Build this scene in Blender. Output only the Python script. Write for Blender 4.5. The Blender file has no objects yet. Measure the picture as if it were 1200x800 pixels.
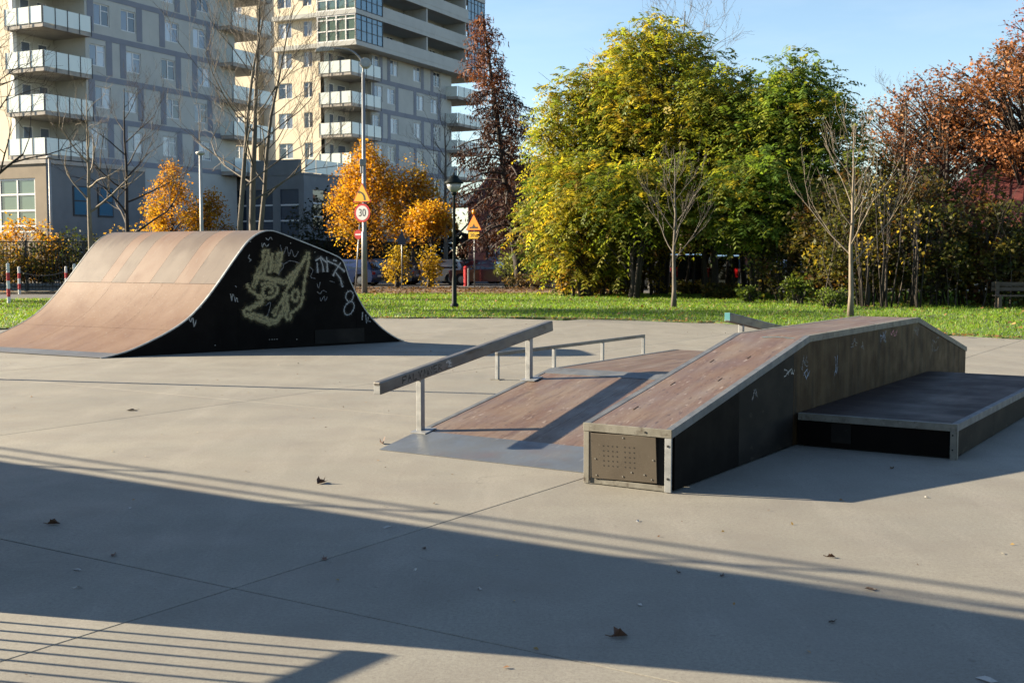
import bpy, bmesh, math, random
import numpy as np
from mathutils import Vector, Matrix

# ------------------------------------------------------------------ camera, sky, sun, exposure
S = bpy.context.scene
COL = S.collection
EYE = 1.65
FPX = 1400.0
PITCH = math.atan(100 / 1400)
cam = bpy.data.objects.new('camera', bpy.data.cameras.new('camera'))
COL.objects.link(cam)
cam.location = (0, 0, EYE)
cam.rotation_euler = (math.pi / 2 - PITCH, 0, 0)
cam.data.sensor_width = 36
cam.data.lens = 36 * FPX / 1200
cam.data.clip_start = 0.1
cam.data.clip_end = 3000
cam.data.dof.use_dof = True
cam.data.dof.focus_distance = 10.5
cam.data.dof.aperture_fstop = 8.0
S.camera = cam

SUN_EL = math.radians(20.0)
SUN_DIR = Vector((-0.9694, 0.2456, 0))           # horizontal direction towards the sun
wd = bpy.data.worlds.new('World')
S.world = wd
wd.use_nodes = True
nt = wd.node_tree
nt.nodes.clear()
wo = nt.nodes.new('ShaderNodeOutputWorld')
bg = nt.nodes.new('ShaderNodeBackground')
sky = nt.nodes.new('ShaderNodeTexSky')
sky.sky_type = 'NISHITA'
sky.sun_disc = False
sky.sun_elevation = SUN_EL
sky.sun_rotation = math.atan2(SUN_DIR.x, SUN_DIR.y)
sky.altitude = 100
sky.air_density = 1.0
sky.dust_density = 0.25
sky.ozone_density = 2.0
bg.inputs['Strength'].default_value = 0.050
# thin high cirrus, faint, over the whole sky
tc = nt.nodes.new('ShaderNodeTexCoord')
mp = nt.nodes.new('ShaderNodeMapping')
mp.inputs['Scale'].default_value = (1.6, 2.4, 7.0)
nz = nt.nodes.new('ShaderNodeTexNoise')
nz.inputs['Scale'].default_value = 1.7
nz.inputs['Detail'].default_value = 6
nz.inputs['Roughness'].default_value = 0.6
rp = nt.nodes.new('ShaderNodeValToRGB')
rp.color_ramp.elements[0].position = 0.50
rp.color_ramp.elements[0].color = (0, 0, 0, 1)
rp.color_ramp.elements[1].position = 0.82
rp.color_ramp.elements[1].color = (0.14, 0.14, 0.14, 1)
mx = nt.nodes.new('ShaderNodeMixRGB')
mx.inputs['Color2'].default_value = (6.6, 6.5, 6.6, 1)
L = nt.links.new
L(tc.outputs['Generated'], mp.inputs['Vector'])
L(mp.outputs['Vector'], nz.inputs['Vector'])
L(nz.outputs['Fac'], rp.inputs['Fac'])
L(rp.outputs['Color'], mx.inputs['Fac'])
L(sky.outputs['Color'], mx.inputs['Color1'])
L(mx.outputs['Color'], bg.inputs['Color'])
L(bg.outputs['Background'], wo.inputs['Surface'])

sl = bpy.data.lights.new('sun', 'SUN')
sl.energy = 5.0
sl.angle = math.radians(0.53)
sl.color = (1.0, 0.845, 0.62)
sun = bpy.data.objects.new('sun', sl)
COL.objects.link(sun)
d = Vector((SUN_DIR.x * math.cos(SUN_EL), SUN_DIR.y * math.cos(SUN_EL), math.sin(SUN_EL)))
sun.rotation_euler = d.to_track_quat('Z', 'Y').to_euler()
sun.location = (-30, 8, 20)

S.view_settings.view_transform = 'Standard'
S.view_settings.look = 'None'
S.view_settings.exposure = 2.18
S.view_settings.gamma = 1
S.view_settings.use_curve_mapping = False
S.cycles.use_denoising = True
S.cycles.max_bounces = 6
S.cycles.diffuse_bounces = 3
S.cycles.transparent_max_bounces = 12
S.cycles.caustics_reflective = False
S.cycles.caustics_refractive = False

# ------------------------------------------------------------------ helpers
R = math.radians
CT, ST = math.cos(PITCH), math.sin(PITCH)


def ground(px, py, z=0.0):
    """point of the plane z seen at a place of the photograph (used to survey positions)"""
    v = (400 - py) / FPX
    dx, dy, dz = (px - 600) / FPX, CT + v * ST, -ST + v * CT
    t = (z - EYE) / dz
    return Vector((dx * t, dy * t, z))


def xat(px, dist, py=300):
    v = (400 - py) / FPX
    return (px - 600) / FPX / (CT + v * ST) * dist


def zat(py, dist):
    v = (400 - py) / FPX
    return EYE + (-ST + v * CT) / (CT + v * ST) * dist


def tag(o, label=None, cat=None, group=None, kind=None):
    if label: o['label'] = label
    if cat: o['category'] = cat
    if group: o['group'] = group
    if kind: o['kind'] = kind
    return o


def thing(name, label, cat, loc=(0, 0, 0), rz=0.0, group=None):
    o = bpy.data.objects.new(name, None)
    o.empty_display_size = 0.2
    COL.objects.link(o)
    o.location = loc
    o.rotation_euler = (0, 0, rz)
    return tag(o, label, cat, group)


def link(name, me, parent=None, loc=None, rz=None):
    o = bpy.data.objects.new(name, me)
    COL.objects.link(o)
    if parent: o.parent = parent
    if loc is not None: o.location = loc
    if rz is not None: o.rotation_euler = (0, 0, rz)
    return o


class MB:
    def __init__(s):
        s.v, s.f, s.uv = [], [], None

    def quad_mesh(s, vs, fs):
        o = len(s.v)
        s.v += [tuple(p) for p in vs]
        s.f += [tuple(o + i for i in f) for f in fs]
        return s

    def box(s, x0, x1, y0, y1, z0, z1):
        return s.quad_mesh([(x0, y0, z0), (x1, y0, z0), (x1, y1, z0), (x0, y1, z0), (x0, y0, z1), (x1, y0, z1), (x1, y1, z1), (x0, y1, z1)],
                           [(0, 3, 2, 1), (4, 5, 6, 7), (0, 1, 5, 4), (1, 2, 6, 5), (2, 3, 7, 6), (3, 0, 4, 7)])

    def bar(s, p0, p1, w, h, up=(0, 0, 1), off=(0, 0)):
        """box between two points; w across, h along 'up'"""
        p0, p1, up = Vector(p0), Vector(p1), Vector(up)
        d = (p1 - p0).normalized()
        side = d.cross(up).normalized()
        u = side.cross(d)
        vs = []
        for p in (p0, p1):
            for a, b in ((-.5, -.5), (.5, -.5), (.5, .5), (-.5, .5)):
                vs.append(p + side * (a * w + off[0]) + u * (b * h + off[1]))
        return s.quad_mesh(vs, [(0, 1, 2, 3), (7, 6, 5, 4), (0, 4, 5, 1), (1, 5, 6, 2), (2, 6, 7, 3), (3, 7, 4, 0)])

    def prism(s, poly, y0, y1, axis='y', skew=0.0):
        """polygon in (x,z) extruded along y"""
        n = len(poly)
        vs = [(x + skew * y0, y0, z) for x, z in poly] + [(x + skew * y1, y1, z) for x, z in poly]
        fs = [tuple(range(n)), tuple(range(2 * n - 1, n - 1, -1))] + [(i, n + i, n + (i + 1) % n, (i + 1) % n) for i in range(n)]
        return s.quad_mesh(vs, fs)

    def tube(s, pts, rad, n=6, cap=True):
        pts = [Vector(p) for p in pts]
        if not hasattr(rad, '__len__'): rad = [rad] * len(pts)
        o = len(s.v)
        ref = None
        for i, p in enumerate(pts):
            t = (pts[min(i + 1, len(pts) - 1)] - pts[max(i - 1, 0)])
            t = t.normalized() if t.length > 1e-9 else Vector((0, 0, 1))
            if ref is None:
                ref = t.cross(Vector((0, 0, 1)) if abs(t.z) < .9 else Vector((1, 0, 0))).normalized()
            else:
                ref = (ref - t * ref.dot(t))
                ref = ref.normalized() if ref.length > 1e-6 else t.orthogonal().normalized()
            b = t.cross(ref)
            for k in range(n):
                a = 2 * math.pi * k / n
                q = p + (ref * math.cos(a) + b * math.sin(a)) * rad[i]
                s.v.append((q.x, q.y, q.z))
        for i in range(len(pts) - 1):
            for k in range(n):
                a, b2 = o + i * n + k, o + i * n + (k + 1) % n
                s.f.append((a, b2, b2 + n, a + n))
        if cap:
            s.f.append(tuple(o + k for k in range(n - 1, -1, -1)))
            e = o + (len(pts) - 1) * n
            s.f.append(tuple(e + k for k in range(n)))
        return s

    def lathe(s, prof, n=12, c=(0, 0, 0)):
        """prof: (r,z) list round the z axis"""
        o = len(s.v)
        for r, z in prof:
            for k in range(n):
                a = 2 * math.pi * k / n
                s.v.append((c[0] + r * math.cos(a), c[1] + r * math.sin(a), c[2] + z))
        for i in range(len(prof) - 1):
            for k in range(n):
                a, b = o + i * n + k, o + i * n + (k + 1) % n
                s.f.append((a, b, b + n, a + n))
        s.f.append(tuple(o + k for k in range(n - 1, -1, -1)))
        e = o + (len(prof) - 1) * n
        s.f.append(tuple(e + k for k in range(n)))
        return s

    def mesh(s, name, mat=None, smooth=False):
        me = bpy.data.meshes.new(name)
        me.from_pydata(s.v, [], s.f)
        if mat: me.materials.append(mat)
        if smooth: me.polygons.foreach_set('use_smooth', [True] * len(me.polygons))
        me.update()
        return me

    def build(s, name, mat, parent=None, smooth=False, bevel=0, loc=None, rz=None):
        o = link(name, s.mesh(name, mat, smooth), parent, loc, rz)
        if bevel:
            m = o.modifiers.new('bevel', 'BEVEL')
            m.width = bevel
            m.segments = 2
            m.limit_method = 'ANGLE'
            m.angle_limit = R(40)
        return o


def np_mesh(name, V, F, mat, cols=None, smooth=False):
    V = np.asarray(V, np.float32)
    F = np.asarray(F, np.int32)
    me = bpy.data.meshes.new(name)
    k = F.shape[1]
    me.vertices.add(len(V))
    me.vertices.foreach_set('co', V.ravel())
    me.loops.add(F.size)
    me.loops.foreach_set('vertex_index', F.ravel())
    me.polygons.add(len(F))
    me.polygons.foreach_set('loop_start', np.arange(0, F.size, k, dtype=np.int32))
    me.polygons.foreach_set('loop_total', np.full(len(F), k, np.int32))
    if smooth: me.polygons.foreach_set('use_smooth', np.ones(len(F), bool))
    if cols is not None:
        a = me.attributes.new('tint', 'FLOAT_COLOR', 'FACE')
        c4 = np.ones((len(F), 4), np.float32)
        c4[:, :3] = np.asarray(cols) * .82
        a.data.foreach_set('color', c4.ravel())
    me.materials.append(mat)
    me.update(calc_edges=True)
    return me


# ------------------------------------------------------------------ materials
def new_mat(name):
    m = bpy.data.materials.new(name)
    m.use_nodes = True
    n = m.node_tree
    n.nodes.clear()
    out = n.nodes.new('ShaderNodeOutputMaterial')
    p = n.nodes.new('ShaderNodeBsdfPrincipled')
    n.links.new(p.outputs[0], out.inputs['Surface'])
    return m, n, p, out


def coords(n, space, scale=(1, 1, 1), rotz=0.0):
    if space == 'world':
        c = n.nodes.new('ShaderNodeNewGeometry').outputs['Position']
    else:
        c = n.nodes.new('ShaderNodeTexCoord').outputs['Object']
    mp = n.nodes.new('ShaderNodeMapping')
    mp.inputs['Scale'].default_value = scale
    mp.inputs['Rotation'].default_value = (0, 0, rotz)
    n.links.new(c, mp.inputs['Vector'])
    return mp.outputs['Vector']


def noise(n, vec, scale, detail=4, rough=.55):
    t = n.nodes.new('ShaderNodeTexNoise')
    t.inputs['Scale'].default_value = scale
    t.inputs['Detail'].default_value = detail
    t.inputs['Roughness'].default_value = rough
    n.links.new(vec, t.inputs['Vector'])
    return t.outputs['Fac']


def ramp(n, fac, p0, p1, c0=0.0, c1=1.0):
    t = n.nodes.new('ShaderNodeMapRange')
    t.inputs['From Min'].default_value = p0
    t.inputs['From Max'].default_value = p1
    t.inputs['To Min'].default_value = c0
    t.inputs['To Max'].default_value = c1
    t.clamp = True
    n.links.new(fac, t.inputs['Value'])
    return t.outputs['Result']


def mix(n, fac, a, b, mode='MIX'):
    t = n.nodes.new('ShaderNodeMixRGB')
    t.blend_type = mode
    for s, x in (('Fac', fac), ('Color1', a), ('Color2', b)):
        if isinstance(x, (tuple, list)):
            t.inputs[s].default_value = (*x, 1) if len(x) == 3 else x
        elif isinstance(x, (int, float)):
            t.inputs[s].default_value = x
        else:
            n.links.new(x, t.inputs[s])
    return t.outputs['Color']


def bump(n, p, h, strength, dist=.01):
    b = n.nodes.new('ShaderNodeBump')
    b.inputs['Strength'].default_value = strength
    b.inputs['Distance'].default_value = dist
    n.links.new(h, b.inputs['Height'])
    n.links.new(b.outputs['Normal'], p.inputs['Normal'])


def surf(name, layers, rough=.6, metal=0.0, spec=.5, space='object', rotz=0.0, bmp=None, rough_var=None, k=.5):
    """layers: first colour, then (colour, scale, detail, from, to, stretch) noise-masked layers"""
    m, n, p, out = new_mat(name)
    col = tuple(c * k for c in layers[0])
    for (c, sc, det, a, b, st) in layers[1:]:
        c = tuple(q * k for q in c)
        vec = coords(n, space, st, rotz)
        col = mix(n, ramp(n, noise(n, vec, sc, det), a, b), col, c)
    if isinstance(col, tuple):
        p.inputs['Base Color'].default_value = (*col, 1)
    else:
        n.links.new(col, p.inputs['Base Color'])
    p.inputs['Roughness'].default_value = rough
    if rough_var:
        n.links.new(ramp(n, noise(n, coords(n, space), rough_var[0], 4), .3, .7, rough_var[1], rough_var[2]), p.inputs['Roughness'])
    p.inputs['Metallic'].default_value = metal
    p.inputs['Specular IOR Level'].default_value = spec
    if bmp:
        bump(n, p, noise(n, coords(n, space, bmp[3] if len(bmp) > 3 else (1, 1, 1), rotz), bmp[0], 5), bmp[1], bmp[2])
    return m


def leaf_mat(name, trans=.56, rough=.55):
    m, n, p, out = new_mat(name)
    a = n.nodes.new('ShaderNodeAttribute')
    a.attribute_name = 'tint'
    p.inputs['Roughness'].default_value = rough
    p.inputs['Specular IOR Level'].default_value = .3
    n.links.new(a.outputs['Color'], p.inputs['Base Color'])
    tr = n.nodes.new('ShaderNodeBsdfTranslucent')
    n.links.new(mix(n, 1.0, a.outputs['Color'], (1.25, 1.15, .7), 'MULTIPLY'), tr.inputs['Color'])
    ms = n.nodes.new('ShaderNodeMixShader')
    ms.inputs[0].default_value = trans
    n.links.new(p.outputs[0], ms.inputs[1])
    n.links.new(tr.outputs[0], ms.inputs[2])
    n.links.new(ms.outputs[0], out.inputs['Surface'])
    return m


ONE = (1, 1, 1)
GRID = R(57)          # the plaza's joints and obstacles run along this direction
MT = {}


def concrete_mat():
    m, n, p, out = new_mat('concrete')
    w = coords(n, 'world')
    info = n.nodes.new('ShaderNodeObjectInfo')
    base = mix(n, ramp(n, noise(n, w, .35, 5, .6), .35, .68), (.176, .171, .145), (.222, .215, .183))
    base = mix(n, ramp(n, noise(n, w, 1.6, 8, .68), .42, .72, 0, .75), base, (.155, .142, .123))
    base = mix(n, ramp(n, noise(n, coords(n, 'world', (1, .16, 1), R(20)), 2.2, 7, .66), .50, .76, 0, .7), base, (.25, .238, .206))
    base = mix(n, ramp(n, noise(n, w, 48, 4, .7), .40, .62, 0, .55), base, (.13, .118, .102))
    base = mix(n, ramp(n, noise(n, w, 130, 2, .5), .58, .70, 0, .7), base, (.085, .075, .065))
    base = mix(n, ramp(n, noise(n, w, 21, 2, .4), .70, .76, 0, .55), base, (.105, .093, .08))
    # long faint scuffs, damp stains and hairline cracks
    base = mix(n, ramp(n, noise(n, coords(n, 'world', (.12, 2.2, 1), R(-57)), 5, 5, .7), .60, .74, 0, .40), base, (.12, .108, .092))
    base = mix(n, ramp(n, noise(n, coords(n, 'world', (1.6, .10, 1), R(-30)), 6, 5, .7), .62, .74, 0, .30), base, (.11, .10, .088))
    base = mix(n, ramp(n, noise(n, coords(n, 'world', (1, 1, 1), 1.1), .8, 7, .72), .56, .70, 0, .55), base, (.150, .135, .112))
    vo = n.nodes.new('ShaderNodeTexVoronoi')
    vo.feature = 'DISTANCE_TO_EDGE'
    vo.inputs['Scale'].default_value = .33
    wv = n.nodes.new('ShaderNodeVectorMath')
    wv.operation = 'ADD'
    nzc = n.nodes.new('ShaderNodeTexNoise')
    nzc.inputs['Scale'].default_value = 1.4
    nzc.inputs['Detail'].default_value = 7
    n.links.new(w, nzc.inputs['Vector'])
    n.links.new(w, wv.inputs[0])
    n.links.new(nzc.outputs['Color'], wv.inputs[1])
    n.links.new(wv.outputs[0], vo.inputs['Vector'])
    crack = ramp(n, vo.outputs['Distance'], .0, .004, 1, 0)
    gate = ramp(n, noise(n, coords(n, 'world', (1, 1, 1), .4), .45, 3), .60, .66, 0, .35)
    cm_ = n.nodes.new('ShaderNodeMath')
    cm_.operation = 'MULTIPLY'
    n.links.new(crack, cm_.inputs[0])
    n.links.new(gate, cm_.inputs[1])
    base = mix(n, cm_.outputs[0], base, (.05, .045, .038))
    tone = ramp(n, info.outputs['Random'], 0, 1, .94, 1.05)
    cmb = n.nodes.new('ShaderNodeCombineColor')
    for i in range(3): n.links.new(tone, cmb.inputs[i])
    base = mix(n, 1.0, base, cmb.outputs[0], 'MULTIPLY')
    n.links.new(base, p.inputs['Base Color'])
    n.links.new(ramp(n, noise(n, w, 1.2, 4), .3, .7, .62, .85), p.inputs['Roughness'])
    p.inputs['Specular IOR Level'].default_value = .35
    bump(n, p, noise(n, w, 90, 4, .65), .22, .004)
    return m


MT['concrete'] = concrete_mat()
# film-faced plywood of the obstacles
PLY_B = (.25, .150, .098)
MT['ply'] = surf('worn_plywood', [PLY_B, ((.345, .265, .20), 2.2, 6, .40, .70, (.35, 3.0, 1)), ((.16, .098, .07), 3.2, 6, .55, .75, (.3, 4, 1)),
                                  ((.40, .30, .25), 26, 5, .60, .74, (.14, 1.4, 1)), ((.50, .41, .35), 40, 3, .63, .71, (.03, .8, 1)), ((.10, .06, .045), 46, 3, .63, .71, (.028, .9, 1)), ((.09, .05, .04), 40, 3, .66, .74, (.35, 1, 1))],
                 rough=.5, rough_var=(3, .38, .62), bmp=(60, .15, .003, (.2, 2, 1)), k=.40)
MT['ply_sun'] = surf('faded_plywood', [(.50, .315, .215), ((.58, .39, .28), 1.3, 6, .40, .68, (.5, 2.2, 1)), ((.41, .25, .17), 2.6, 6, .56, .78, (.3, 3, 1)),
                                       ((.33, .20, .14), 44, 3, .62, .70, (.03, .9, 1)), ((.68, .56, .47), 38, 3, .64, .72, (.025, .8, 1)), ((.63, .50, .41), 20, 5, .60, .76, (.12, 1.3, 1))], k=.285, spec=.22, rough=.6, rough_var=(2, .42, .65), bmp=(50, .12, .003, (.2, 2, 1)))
MT['ply_grey'] = surf('grey_plywood', [(.37, .295, .245), ((.44, .36, .30), 1.6, 6, .42, .68, (.4, 2.2, 1)), ((.27, .225, .20), 3, 6, .58, .78, (.3, 3, 1)),
                                       ((.50, .43, .37), 22, 5, .62, .76, (.12, 1.3, 1))], k=.30, spec=.22, rough=.6, rough_var=(2, .4, .6), bmp=(50, .12, .003, (.2, 2, 1)))
MT['ply_pink'] = surf('pale_plywood', [(.545, .36, .265), ((.60, .43, .33), 1.8, 6, .42, .68, (.4, 2.2, 1)), ((.46, .29, .21), 3, 6, .58, .78, (.3, 3, 1)),
                                       ((.64, .54, .46), 22, 5, .62, .76, (.12, 1.3, 1))], k=.275, spec=.22, rough=.6, rough_var=(2, .42, .62), bmp=(50, .12, .003, (.2, 2, 1)))
MT['side'] = surf('dark_side_board', k=.2, layers=[(.017, .013, .011), ((.030, .023, .019), 1.8, 6, .45, .72, (1, 1, .6)), ((.05, .042, .035), 9, 5, .64, .80, (1.2, 1, .25)),
                                      ((.10, .09, .08), 55, 3, .70, .78, (1, 1, .6))], spec=.06, rough=.65, rough_var=(4, .55, .75))
MT['side_worn'] = surf('weathered_side_board', k=.34, spec=.08, layers=[(.086, .046, .018), ((.165, .104, .050), 2.4, 6, .42, .68, (2.4, 1, .35)), ((.028, .02, .014), 3.5, 6, .50, .72, (2.6, 1, .3)),
                                                ((.17, .14, .10), 11, 6, .60, .76, (3.0, 1, .25)), ((.22, .21, .19), 50, 3, .69, .77, (1, 1, .6))], rough=.6, rough_var=(4, .45, .7), bmp=(40, .15, .003, (2, 1, .3)))
MT['deck'] = surf('dark_glossy_board', k=.26, spec=.12, layers=[(.070, .036, .034), ((.105, .062, .052), 2.0, 6, .42, .70, (.4, 2.6, 1)), ((.04, .024, .022), 2.6, 6, .54, .74, (.4, 3, 1)),
                                        ((.16, .115, .10), 24, 5, .62, .74, (.16, 1.3, 1))], rough=.5, rough_var=(2.6, .40, .62), bmp=(60, .1, .002))
MT['galv'] = surf('galvanised_steel', [(.52, .54, .55), ((.40, .42, .44), 5, 5, .42, .66, ONE), ((.30, .30, .29), 13, 5, .60, .75, ONE), ((.25, .18, .12), 8, 5, .70, .82, ONE)],
                  rough=.45, metal=.55, rough_var=(9, .35, .6))
MT['galv_dirty'] = surf('weathered_steel', k=.38, layers=[(.40, .385, .33), ((.28, .265, .22), 8, 6, .42, .66, ONE), ((.13, .105, .08), 14, 6, .56, .72, ONE), ((.55, .53, .46), 22, 4, .64, .76, ONE)],
                        spec=.25, rough=.65, metal=.1, rough_var=(9, .5, .72), bmp=(70, .2, .002))
MT['beam'] = surf('worn_beam_steel', k=.34, layers=[(.40, .39, .37), ((.28, .265, .25), 4, 6, .42, .66, (.6, 2, 2)), ((.15, .11, .085), 9, 6, .55, .74, (.5, 2, 2)), ((.60, .59, .57), 20, 4, .66, .78, (.4, 2, 2))],
                  rough=.45, metal=.45, rough_var=(9, .36, .58))
MT['toe'] = surf('blue_grey_toe_plate', [(.30, .325, .345), ((.22, .235, .25), 2.5, 5, .42, .68, ONE), ((.30, .24, .25), 1.2, 4, .52, .72, ONE), ((.42, .43, .43), 24, 5, .60, .76, (.2, 1, 1))],
                  rough=.40, metal=.55, rough_var=(5, .32, .52))
MT['edge_blue'] = surf('worn_steel_edge', k=.34, layers=[(.36, .385, .41), ((.24, .26, .285), 7, 5, .42, .66, ONE), ((.17, .13, .10), 12, 5, .62, .76, ONE)], rough=.55, metal=.3, spec=.3, rough_var=(9, .45, .65))
MT['plate'] = surf('brown_steel_plate', k=.26, layers=[(.245, .195, .135), ((.20, .155, .105), 5, 5, .42, .68, ONE), ((.40, .35, .27), 17, 5, .68, .78, ONE), ((.10, .075, .05), 26, 4, .66, .76, ONE)], rough=.55, metal=.15, bmp=(40, .1, .002))
MT['black'] = surf('dark_void', [(.006, .006, .006)], rough=.9)
MT['hole'] = surf('hole_black', [(.012, .01, .008)], rough=.8)
MT['bolt'] = surf('bolt_steel', [(.42, .40, .36)], rough=.5, metal=.5)
MT['cyan'] = surf('cyan_spray', [(.10, .42, .45), ((.2, .5, .52), 30, 3, .5, .7, ONE)], rough=.55)
MT['bark'] = surf('bark', k=0.7, layers=[(.085, .065, .048), ((.045, .034, .026), 9, 6, .42, .66, (1, 1, .25)), ((.15, .125, .095), 14, 5, .60, .76, (1, 1, .3))], rough=.85, bmp=(25, .5, .01, (1, 1, .3)))
MT['bark_dark'] = surf('dark_bark', k=0.8, layers=[(.040, .031, .025), ((.022, .018, .015), 9, 6, .42, .66, (1, 1, .25)), ((.075, .06, .048), 14, 5, .60, .76, (1, 1, .3))], rough=.88)
MT['bark_pale'] = surf('pale_bark', k=0.6, layers=[(.30, .245, .18), ((.19, .15, .105), 9, 6, .42, .66, (1, 1, .25)), ((.40, .35, .28), 14, 5, .60, .76, (1, 1, .3))], rough=.8)
MT['bark_grey'] = surf('grey_bark', k=0.65, layers=[(.16, .135, .105), ((.085, .07, .055), 9, 6, .42, .66, (1, 1, .25)), ((.25, .22, .175), 14, 5, .60, .76, (1, 1, .3))], rough=.82)
MT['leaf'] = leaf_mat('foliage')
MT['leaf_dry'] = leaf_mat('dry_foliage', .28, .7)
MT['grass'] = leaf_mat('grass_blades', .45, .5)
MT['soil'] = surf('lawn_soil', k=0.8, layers=[(.045, .080, .014), ((.070, .125, .020), 1.3, 6, .40, .66, ONE), ((.07, .055, .028), .8, 6, .58, .76, ONE)], rough=.95, space='world', bmp=(30, .4, .02))
MT['earth'] = surf('earth', k=0.8, layers=[(.062, .05, .032), ((.09, .065, .035), .7, 6, .42, .66, ONE), ((.04, .045, .018), .25, 5, .5, .7, ONE)], rough=.97, space='world')
MT['asphalt'] = surf('asphalt', k=0.8, layers=[(.060, .060, .062), ((.082, .080, .078), .5, 6, .42, .68, ONE), ((.042, .042, .044), 14, 4, .5, .7, ONE)], rough=.85, space='world', bmp=(60, .3, .006))
MT['litter_path'] = surf('leaf_strewn_path', k=0.8, layers=[(.15, .085, .045), ((.22, .14, .075), 2.2, 6, .42, .68, ONE), ((.09, .055, .03), 8, 5, .5, .7, ONE)], rough=.95, space='world')
MT['kerb'] = surf('kerb_concrete', [(.33, .31, .27), ((.24, .22, .19), 4, 5, .45, .7, ONE)], rough=.85, space='world')

# ------------------------------------------------------------------ ground, plaza slabs, lawn, roads
UB = Vector((math.cos(GRID), math.sin(GRID), 0))      # along the obstacles
VA = Vector((-math.sin(GRID), math.cos(GRID), 0))     # across them
ORG = Vector((1.1127, 8.2339, 0))                     # front corner of the grind box


def uv(u, v, z=0.0):
    return ORG + UB * u + VA * v + Vector((0, 0, z))


g = MB()
n = 48
g.v = [(0, 0, -.12)] + [(900 * math.cos(2 * math.pi * k / n), 900 * math.sin(2 * math.pi * k / n), -.12) for k in range(n)]
g.f = [(0, 1 + k, 1 + (k + 1) % n) for k in range(n)]
tag(g.build('ground', MT['earth']), kind='structure')

plaza = thing('concrete_plaza', None, None, ORG, GRID)
tag(plaza, kind='structure')
SLAB = 5.57
sm = MB().box(-SLAB / 2 + .0045, SLAB / 2 - .0045, -SLAB / 2 + .0045, SLAB / 2 - .0045, -.11, 0).mesh('slab', MT['concrete'])
for i in range(-2, 5):
    for j in range(-5, 6):
        cu, cv = -3.36 + SLAB * (i + .5), .80 + SLAB * (j + .5)
        p = uv(cu, cv)
        if p.y < -8 or p.y > 34 or p.y < abs(p.x) * .9 - 14: continue
        o = link('slab', sm, plaza, (cu, cv, 0), 0)
        m = o.modifiers.new('bevel', 'BEVEL')
        m.width = .002
        m.segments = 1

# lawn: near edge follows the plaza's edge
edge = [(-60, 24), (-30, 23.6), (-17, 24.6), (-12.2, 26.2), (-8, 29.5), (-4.5, 31.4), (-2.7, 31.7), (.9, 31.6), (3, 30.6), (5.0, 29.3), (7.3, 26.8), (9.3, 24.6), (10.6, 23.3), (14, 20.6), (24, 13), (50, -6)]
_er = random.Random(9)
_ee = []
for (xa, ya), (xb, yb) in zip(edge[:-1], edge[1:]):
    k_ = max(1, int(math.hypot(xb - xa, yb - ya) / .45)) if -20 < xa < 16 else 1
    for q in range(k_): _ee.append((xa + (xb - xa) * q / k_ + _er.gauss(0, .07), ya + (yb - ya) * q / k_ + _er.gauss(0, .09)))
edge_rough = _ee + [edge[-1]]
far = [(90, 60), (40, 60), (13, 52), (4, 51.5), (-3, 52), (-7, 50.2), (-14, 46.5), (-22, 43.4), (-60, 40)]
bm = bmesh.new()
top = [bm.verts.new((x, y, .03)) for x, y in edge_rough + far]
f_ = bm.faces.new(top)
r_ = bmesh.ops.extrude_face_region(bm, geom=[f_])
for v in r_['geom']:
    if isinstance(v, bmesh.types.BMVert): v.co.z -= .13
bmesh.ops.recalc_face_normals(bm, faces=bm.faces)
bmesh.ops.triangulate(bm, faces=bm.faces)
me = bpy.data.meshes.new('lawn')
bm.to_mesh(me)
bm.free()
me.materials.append(MT['soil'])
tag(link('lawn', me), kind='structure')


def sheet(name, poly, z, mat):
    m = MB()
    m.v = [(x, y, z) for x, y in poly]
    m.f = [tuple(range(len(poly)))]
    o = m.build(name, mat)
    return tag(o, kind='structure')


sheet('car_park', [(-60, 59), (-8, 62), (4, 60.5), (6, 53.0), (14, 53.4), (60, 57), (60, 100), (-60, 100)], -.006, MT['asphalt'])
sheet('road', [(-70, 39.0), (-22, 43.6), (-14, 46.8), (-9, 49.6), (-9, 54), (-16, 52), (-24, 48.6), (-70, 44)], .034, MT['asphalt'])
sheet('footpath', [(-9.2, 49.4), (-7, 50.4), (-3, 52.2), (4.3, 51.7), (4.3, 58.5), (-3, 59.5), (-9.2, 58.6)], .034, MT['litter_path'])


def inside(pts, poly):
    x, y = pts[:, 0], pts[:, 1]
    r = np.zeros(len(pts), bool)
    n = len(poly)
    for i in range(n):
        x0, y0 = poly[i]
        x1, y1 = poly[(i + 1) % n]
        c = ((y0 > y) != (y1 > y)) & (x < (x1 - x0) * (y - y0) / (y1 - y0 + 1e-12) + x0)
        r ^= c
    return r


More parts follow.
